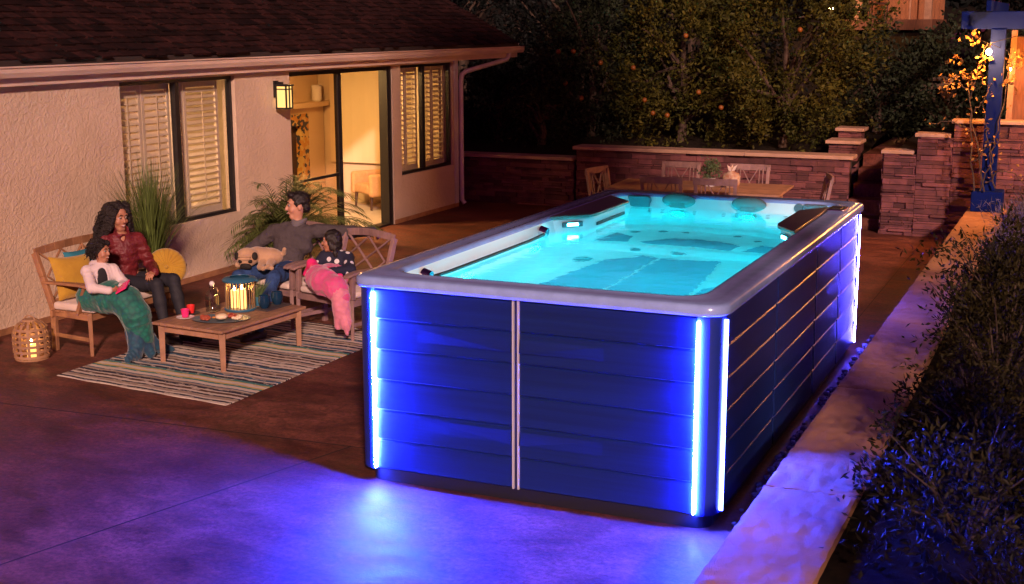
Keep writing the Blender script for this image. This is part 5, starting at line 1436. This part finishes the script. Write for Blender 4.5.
for i_, S_ in enumerate('RL'): sdf_obj('shoe', feet[2 * i_:2 * i_ + 2] + [cap(A['an' + S_] + V(-.02, 0, -.06), A['an' + S_] + V(.17, -.02, -.085), .036, .03)], M['shoe'], T, .009, .02, (), None, .006)
m = MB(); w_ = A['wrL']; m.tube([w_ + .034 * V(math.cos(q), .2 * math.sin(q), math.sin(q)) for q in np.linspace(0, 6.283, 14)], .006, 6); m.build('bracelet', M['chrome'], T, smooth=True)

# ---- child in the white hoodie
j = dict(head=(-6.55, 2.12, 1.005), shR=(-6.60, 1.975, .835), shL=(-6.475, 2.19, .825), elR=(-6.47, 1.88, .70), wrR=(-6.33, 1.95, .675), elL=(-6.38, 2.22, .69), wrL=(-6.29, 2.08, .685), hipR=(-6.63, 2.06, .565), hipL=(-6.58, 2.20, .565), fwd=(.85, -.5, 0))
s = .66
b = body_sets(j, s); A = b['A']
T = thing('person', 'small child with dark curls in a white hoodie sitting at the front of the loveseat', 'person', (-6.6, 2.12, 0))
f = nrm(V(.97, .10, -.05)); hp_, P, B_ = head_prims(A['head'], f, V(0, 0, 1), .84)
legs_ = [cap(A['hip' + S_], V(-6.30, 2.02 + .1 * (S_ == 'L'), .585), .062, .05, .03) for S_ in 'RL'] + [cap(V(-6.30, 2.02 + .1 * (S_ == 'L'), .585), V(-6.26, 2.06 + .1 * (S_ == 'L'), .50), .046, .04, .02) for S_ in 'RL']
h1 = hand_prims(A['wrR'], (.7, .5, .1), (.3, .8, .4), -1, 35, .66); h2 = hand_prims(A['wrL'], (.75, -.5, .1), (-.5, -.8, .3), 1, 35, .66)
sdf_obj('body', b['torso'] + b['neck'] + b['arms'] + legs_ + hp_ + h1 + h2, M['skin_f'], T, .007, .012)
face_parts(P, B_, .84, T)
hc = [ell(P(0, -.03, .05), (.085, .092, .085), B_)] + [ell(P(rh.uniform(-.07, .07), -.05 - rh.random() * .045, rh.uniform(-.07, .09)), .032) for i in range(22)] + [ell(P(sx * .062, .045, .085), .03) for sx in (-1, 1)]
sdf_obj('hair', hc, M['curly'], T, .007, .018, [ell(P(0, .085, -.03), (.06, .06, .085), B_)], lumpy(.004, 70, 2), smooth=2)
st_ = []
for i in range(300):
    a = R(rh.uniform(62, 298)); z0 = rh.uniform(-.03, .12); k_ = math.sqrt(max(.05, 1 - (max(z0 - .03, 0) / .10) ** 2)); e_ = rh.uniform(1.1, 1.45)
    q0 = (.092 * math.sin(a) * k_, .10 * math.cos(a) * k_ - .03, z0); st_.append((P(*q0), P(q0[0] * e_, (q0[1] + .03) * e_ - .035, z0 + rh.uniform(-.09, .02))))
curls('curls', st_, M['curly'], T, .010, .04, .005, 3)
sdf_obj('black_top', b['torso'], M['blacktee'], T, .008, .02, (), None, .004)
hd = b['torso'] + [cap(a_[1], a_[2], a_[3] + .008, a_[4] + .010, .03) for a_ in b['arms']] + [ell(b['sh'] - b['fwd'] * .065 + b['up'] * .02, (.085, .055, .05), None, .03)]
sdf_obj('hoodie', hd, M['hoodie'], T, .008, .02, [cap(b['sh'] + b['fwd'] * .085 + b['up'] * .06, b['hp'] + b['fwd'] * .10, .046, .05)], folds(.007, 48, 3), .010)
T = thing('picture_book', 'small bright pink book in the hands of the child in the white hoodie', 'book', (-6.22, 2.02, .70))
m = MB(); rot = np.array(Euler((R(20), R(-30), R(15))).to_matrix()); m.box((-6.225, 2.02, .705), (.12, .16, .012), rot); m.build('cover', M['pinkcup'], T, bevel=.003)

# ---- tail blankets
def tail(name, label, pts, rad, fin, m1, m2, top=None):
    T = thing(name, label, 'blanket', tuple(V(*pts[0]) * V(1, 1, 0)))
    pr = [cap(a, c_, r0, r1, .05) for a, c_, r0, r1 in zip(pts[:-1], pts[1:], rad[:-1], rad[1:])]
    o = sdf_obj('tail', pr, m1, T, .008, .05, (), folds(.014, 34, 1.5))
    fp = []
    for a, c_, r0, r1 in fin: fp.append(cap(a, c_, r0, r1, .03))
    sdf_obj('fin', fp, m2, T, .008, .03, (), folds(.014, 46, .7))
    return T
T = tail('tail_blanket', 'teal fish tail blanket over the legs of the child in the white hoodie', [(-6.68, 2.12, .55), (-6.45, 2.10, .575), (-6.27, 2.10, .555), (-6.18, 2.12, .42), (-6.15, 2.15, .20)], [.155, .15, .14, .135, .12],
     [((-6.17, 2.12, .26), (-6.12, 2.02, .06), .11, .06), ((-6.17, 2.14, .26), (-6.06, 2.16, .05), .11, .05), ((-6.17, 2.16, .26), (-6.08, 2.30, .06), .10, .05), ((-6.13, 2.02, .09), (-6.12, 1.90, .04), .06, .035), ((-6.08, 2.27, .1), (-6.02, 2.42, .035), .055, .03)], M['tealtail'], M['tealfin'])

# ---- man
j = dict(head=(-5.68, 4.18, 1.225), shR=(-5.92, 4.09, .955), shL=(-5.47, 4.23, .965), elR=(-6.16, 3.98, .745), wrR=(-6.12, 3.78, .70), elL=(-5.16, 4.40, .945), wrL=(-4.905, 4.40, .965), hipR=(-5.88, 4.02, .575), hipL=(-5.69, 4.06, .575),
         knR=(-6.02, 3.55, .545), knL=(-5.60, 3.56, .56), anR=(-5.92, 3.28, .11), anL=(-5.56, 3.22, .11), fwd=(-.25, -.95, 0))
b = body_sets(j, 1.06); A = b['A']
T = thing('person', 'man in a dark grey sweater and jeans with an arm along the chair backs', 'person', (-5.78, 4.05, 0))
f = nrm(V(-.72, -.68, -.03)); hp_, P, B_ = head_prims(A['head'], f, V(0, .05, 1), 1.13)
feet = []
for S_ in 'RL':
    a = A['an' + S_]; feet += [cap(a, a + V(.01, .03, -.06), .036, .034, .02), cap(a + V(.01, .03, -.07), a + V(-.05, -.17, -.075), .036, .028, .02)]
h1 = hand_prims(A['wrR'], (.45, -.6, -.25), (.3, .1, -.9), 1, 22); h2 = hand_prims(A['wrL'], (.9, -.28, -.12), (0, -.25, -1), -1, 38)
sdf_obj('body', b['torso'] + b['neck'] + b['arms'] + b['legs'] + hp_ + h1 + h2 + feet, M['skin'], T, .008, .015)
face_parts(P, B_, 1.13, T)
hc = [ell(P(0, -.026, .052), (.098, .108, .096), B_), ell(P(0, .055, .105), (.07, .045, .040), B_), ell(P(0, -.07, -.01), (.083, .055, .075), B_)] + [ell(P(sx * .07, .015, .03), (.016, .03, .04), B_) for sx in (-1, 1)]
sdf_obj('hair', hc, M['hair'], T, .007, .02, [ell(P(0, .10, -.025), (.066, .07, .09), B_)], lumpy(.004, 120, 1), smooth=1)
sw = b['torso'] + [cap(a_[1], a_[2], a_[3] + .01, a_[4] + .014, .03) for a_ in b['arms']] + [cap(b['sh'] + b['up'] * .02, b['sh'] + b['up'] * .075, .078, .072, .02)]
so = sdf_obj('sweater', sw, M['sweater'], T, .009, .03, [cap(b['sh'] + b['up'] * .075 + b['fwd'] * .03, b['sh'] + b['up'] * .2, .055, .07)], folds(.010, 30, 2), .009)
m = MB(); cc = b['sh'] + b['up'] * .095 + b['fwd'] * .015; rg = []
for rr_, hh_ in ((.070, -.03), (.086, .018), (.078, .046), (.066, .044), (.062, 0)):
    rg.append([cc + b['lat'] * rr_ * math.sin(a) + b['fwd'] * rr_ * math.cos(a) + b['up'] * (hh_ - .035 * max(0, math.cos(a)) ** 3) for a in np.linspace(.0, 6.283, 24, endpoint=False)])
m.loft(rg); m.build('collar', M['collar'], T, smooth=True)
sdf_obj('jeans', [ell(b['hp'], (.17, .14, .11), None, .05)] + b['legs'], M['jeans'], T, .008, .04, (), folds(.009, 38, 1), .010)
for i_, S_ in enumerate('RL'): sdf_obj('shoe', feet[2 * i_:2 * i_ + 2] + [cap(A['an' + S_] + V(.01, .04, -.07), A['an' + S_] + V(-.05, -.19, -.082), .042, .036)], M['shoe'], T, .009, .02, (), None, .006)

# ---- girl under the pink blanket
j = dict(head=(-5.11, 3.905, .925), shR=(-5.19, 3.90, .765), shL=(-4.955, 3.97, .755), elR=(-5.22, 3.76, .66), wrR=(-5.09, 3.66, .665), elL=(-4.84, 3.82, .655), wrL=(-4.95, 3.63, .665), hipR=(-5.10, 3.92, .545), hipL=(-4.97, 3.95, .545), fwd=(-.3, -.95, 0))
s = .68
b = body_sets(j, s); A = b['A']
T = thing('person', 'girl with long dark hair in a polka dot jacket sitting under the pink blanket', 'person', (-5.03, 3.93, 0))
f = nrm(V(-.88, -.46, -.05)); hp_, P, B_ = head_prims(A['head'], f, V(0, .05, 1), .86)
legs_ = [cap(A['hip' + S_], V(-5.07 + .13 * (S_ == 'L'), 3.55, .56), .062, .05, .03) for S_ in 'RL'] + [cap(V(-5.07 + .13 * (S_ == 'L'), 3.55, .56), V(-4.90 + .12 * (S_ == 'L'), 3.47, .50), .046, .04, .02) for S_ in 'RL']
h1 = hand_prims(A['wrR'], (.6, -.6, 0), (0, -.3, -1), 1, 28, .68); h2 = hand_prims(A['wrL'], (-.7, -.5, 0), (0, -.3, -1), -1, 28, .68)
sdf_obj('body', b['torso'] + b['neck'] + b['arms'] + legs_ + hp_ + h1 + h2, M['skin_f'], T, .007, .012)
face_parts(P, B_, .86, T)
hc = [ell(P(0, -.025, .05), (.082, .09, .08), B_), ell(P(0, -.075, -.02), (.075, .05, .09), B_)] + [cap(P(sx * .06, -.035, .02), P(sx * .075, -.045, -.17), .034, .022, .03) for sx in (-1, -.3, .3, 1)] + [cap(P(sx * .062, .035, .06), P(sx * .076, .0, -.08), .022, .02, .02) for sx in (-1, 1)]
sdf_obj('hair', hc, M['hair'], T, .007, .02, [ell(P(0, .095, -.03), (.058, .06, .085), B_)], lumpy(.004, 100, 2), smooth=1)
jk = b['torso'] + [cap(a_[1], a_[2], a_[3] + .012, a_[4] + .012, .03) for a_ in b['arms']] + [cap(b['sh'] + b['up'] * .02, b['sh'] + b['up'] * .05, .055, .05, .02)]
sdf_obj('jacket', jk, M['polka'], T, .008, .02, [cap(b['sh'] + b['up'] * .06 + b['fwd'] * .02, b['sh'] + b['up'] * .2, .04, .05)], folds(.006, 45, 2), .014)
T = tail('tail_blanket', 'pink fish tail blanket over the lap of the girl, its tail hanging to the rug', [(-5.05, 3.86, .56), (-5.08, 3.60, .595), (-4.95, 3.50, .58), (-4.78, 3.43, .55), (-4.70, 3.40, .46)], [.15, .125, .13, .115, .09],
     [((-4.72, 3.40, .50), (-4.68, 3.37, .34), .095, .08), ((-4.68, 3.37, .36), (-4.62, 3.34, .22), .08, .055), ((-4.70, 3.37, .38), (-4.70, 3.33, .19), .07, .04), ((-4.62, 3.34, .24), (-4.60, 3.32, .13), .05, .025)], M['pinktail'], M['pinkfin'])
sdf_obj('turned_down_top', [cap((-5.24, 3.74, .70), (-5.16, 3.66, .62), .055, .06, .04), cap((-5.16, 3.68, .66), (-5.0, 3.66, .645), .06, .06, .04), cap((-5.0, 3.66, .64), (-4.90, 3.68, .61), .05, .045, .04), cap((-5.24, 3.74, .70), (-5.30, 3.74, .60), .05, .045, .04)], M['pinkcup'], T, .009, .04, (), lumpy(.006, 45, 1))

# ---- pug asleep on the man's lap
T = thing('pug_dog', 'fawn pug with a black muzzle lying across the lap of the man', 'dog', (-5.93, 3.80, .62))
C = V(-5.98, 3.66, .735); f = nrm(V(.30, -.80, -.52)); r_, f, u_ = frame(f, V(0, 0, 1)); Bd = np.stack([r_, f, u_], 1)
P = lambda a, b_, c_: C + 1.12 * (a * r_ + b_ * f + c_ * u_)
dog = [ell((-5.87, 3.88, .725), (.115, .11, .082), None, .05), ell((-5.92, 3.82, .73), (.09, .10, .08), None, .05), ell((-5.81, 3.91, .71), (.09, .09, .075), None, .05), cap((-5.95, 3.78, .75), C, .08, .08, .04),
       ell(C, (.116, .098, .104), Bd, .02), ell(P(0, .075, -.028), (.056, .036, .042), Bd, .012), cap(P(-.04, .075, .045), P(.04, .075, .045), .013, None, .006), cap(P(-.05, .066, .07), P(.05, .066, .07), .012, None, .006), cap(P(-.03, .055, .01), P(.03, .055, .01), .02, None, .01),
       cap((-5.86, 3.78, .69), (-5.82, 3.66, .645), .04, .032, .02), cap((-5.82, 3.66, .645), (-5.76, 3.62, .64), .032, .026, .02), cap((-5.78, 3.80, .67), (-5.72, 3.66, .655), .045, .028, .02), cap((-5.72, 3.66, .655), (-5.66, 3.63, .65), .026, .024, .02),
       cap((-6.0, 3.75, .68), (-6.08, 3.63, .655), .038, .03, .02), cap((-5.72, 3.95, .75), (-5.69, 3.92, .80), .026, .02, .02)]
sdf_obj('body', dog, M['fawn'], T, .007, .03)
sdf_obj('muzzle', [ell(P(0, .086, -.030), (.056, .036, .042), Bd), cap(P(-.034, .095, -.036), P(.034, .095, -.036), .022, None, .01), ell(P(.046, .074, .016), (.024, .020, .020), Bd), ell(P(-.046, .074, .016), (.024, .020, .020), Bd)], M['pugblack'], T, .006, .012)
for sx in (-1, 1):
    m = MB(); a = P(sx * .065, .005, .080); b_ = P(sx * .118, .018, .03); c_ = P(sx * .100, .052, .0); d_ = P(sx * .06, .05, .065)
    m.sphere((a + b_ + c_ + d_) / 4, (.034, .012, .042), 10, 8, rot=np.stack([nrm(b_ - d_), nrm(np.cross(c_ - a, b_ - d_)), nrm(np.cross(nrm(b_ - d_), nrm(np.cross(c_ - a, b_ - d_))))], 1)); m.build('ear', M['pugblack'], T, smooth=True)

# ======================================================= camera, light, world
cam = bpy.data.cameras.new('camera'); co = bpy.data.objects.new('camera', cam); COL.objects.link(co)
cx, cy, cz, yaw, pit, roll, fpx = 1.96598, -7.55079, 3.10285, 0.41528, 0.20077, -0.00192, 1317.38577
fw = V(-math.sin(yaw) * math.cos(pit), math.cos(yaw) * math.cos(pit), -math.sin(pit)); r0 = V(math.cos(yaw), math.sin(yaw), 0); u0 = np.cross(r0, fw)
r1 = r0 * math.cos(roll) + u0 * math.sin(roll); u1 = -r0 * math.sin(roll) + u0 * math.cos(roll)
Mx = np.eye(4); Mx[:3, 0] = r1; Mx[:3, 1] = u1; Mx[:3, 2] = -fw; Mx[:3, 3] = (cx, cy, cz)
co.matrix_world = Matrix(Mx.tolist())
cam.sensor_width = 36; cam.lens = fpx / 1024 * 36; cam.clip_end = 1000; cam.clip_start = .05
SC.camera = co

d = nrm(V(-.50, .80, -.385))
sun = bpy.data.lights.new('sun', 'SUN'); sun.energy = SUN_E; sun.angle = R(3.5); sun.color = (1., .60, .49)
so_ = bpy.data.objects.new('sun', sun); COL.objects.link(so_)
so_.rotation_euler = Vector(d.tolist()).to_track_quat('-Z', 'Y').to_euler()
el = math.asin(-d[2]); az = math.atan2(-d[0], -d[1])
wd = bpy.data.worlds.new('World'); SC.world = wd; wd.use_nodes = True
nt = wd.node_tree; bg = nt.nodes['Background']
sk = nt.nodes.new('ShaderNodeTexSky'); sk.sky_type = 'NISHITA'; sk.sun_disc = False; sk.sun_elevation = el; sk.sun_rotation = az
mx = nt.nodes.new('ShaderNodeMix'); mx.data_type = 'RGBA'; mx.blend_type = 'MULTIPLY'; mx.inputs[0].default_value = 1; mx.inputs[7].default_value = SKY_TINT
nt.links.new(sk.outputs[0], mx.inputs[6]); nt.links.new(mx.outputs[2], bg.inputs[0]); bg.inputs[1].default_value = SKY_S

SC.render.engine = 'CYCLES'
SC.view_settings.view_transform = 'Standard'; SC.view_settings.look = 'None'; SC.view_settings.gamma = 1; SC.view_settings.exposure = 0; SC.view_settings.use_curve_mapping = False
cy_ = SC.cycles
cy_.use_denoising = True; cy_.denoiser = 'OPENIMAGEDENOISE'; cy_.max_bounces = 10; cy_.diffuse_bounces = 4; cy_.glossy_bounces = 4; cy_.transmission_bounces = 8; cy_.transparent_max_bounces = 16
cy_.sample_clamp_indirect = 4; cy_.blur_glossy = .5; cy_.use_light_tree = True; cy_.caustics_refractive = True; cy_.caustics_reflective = False
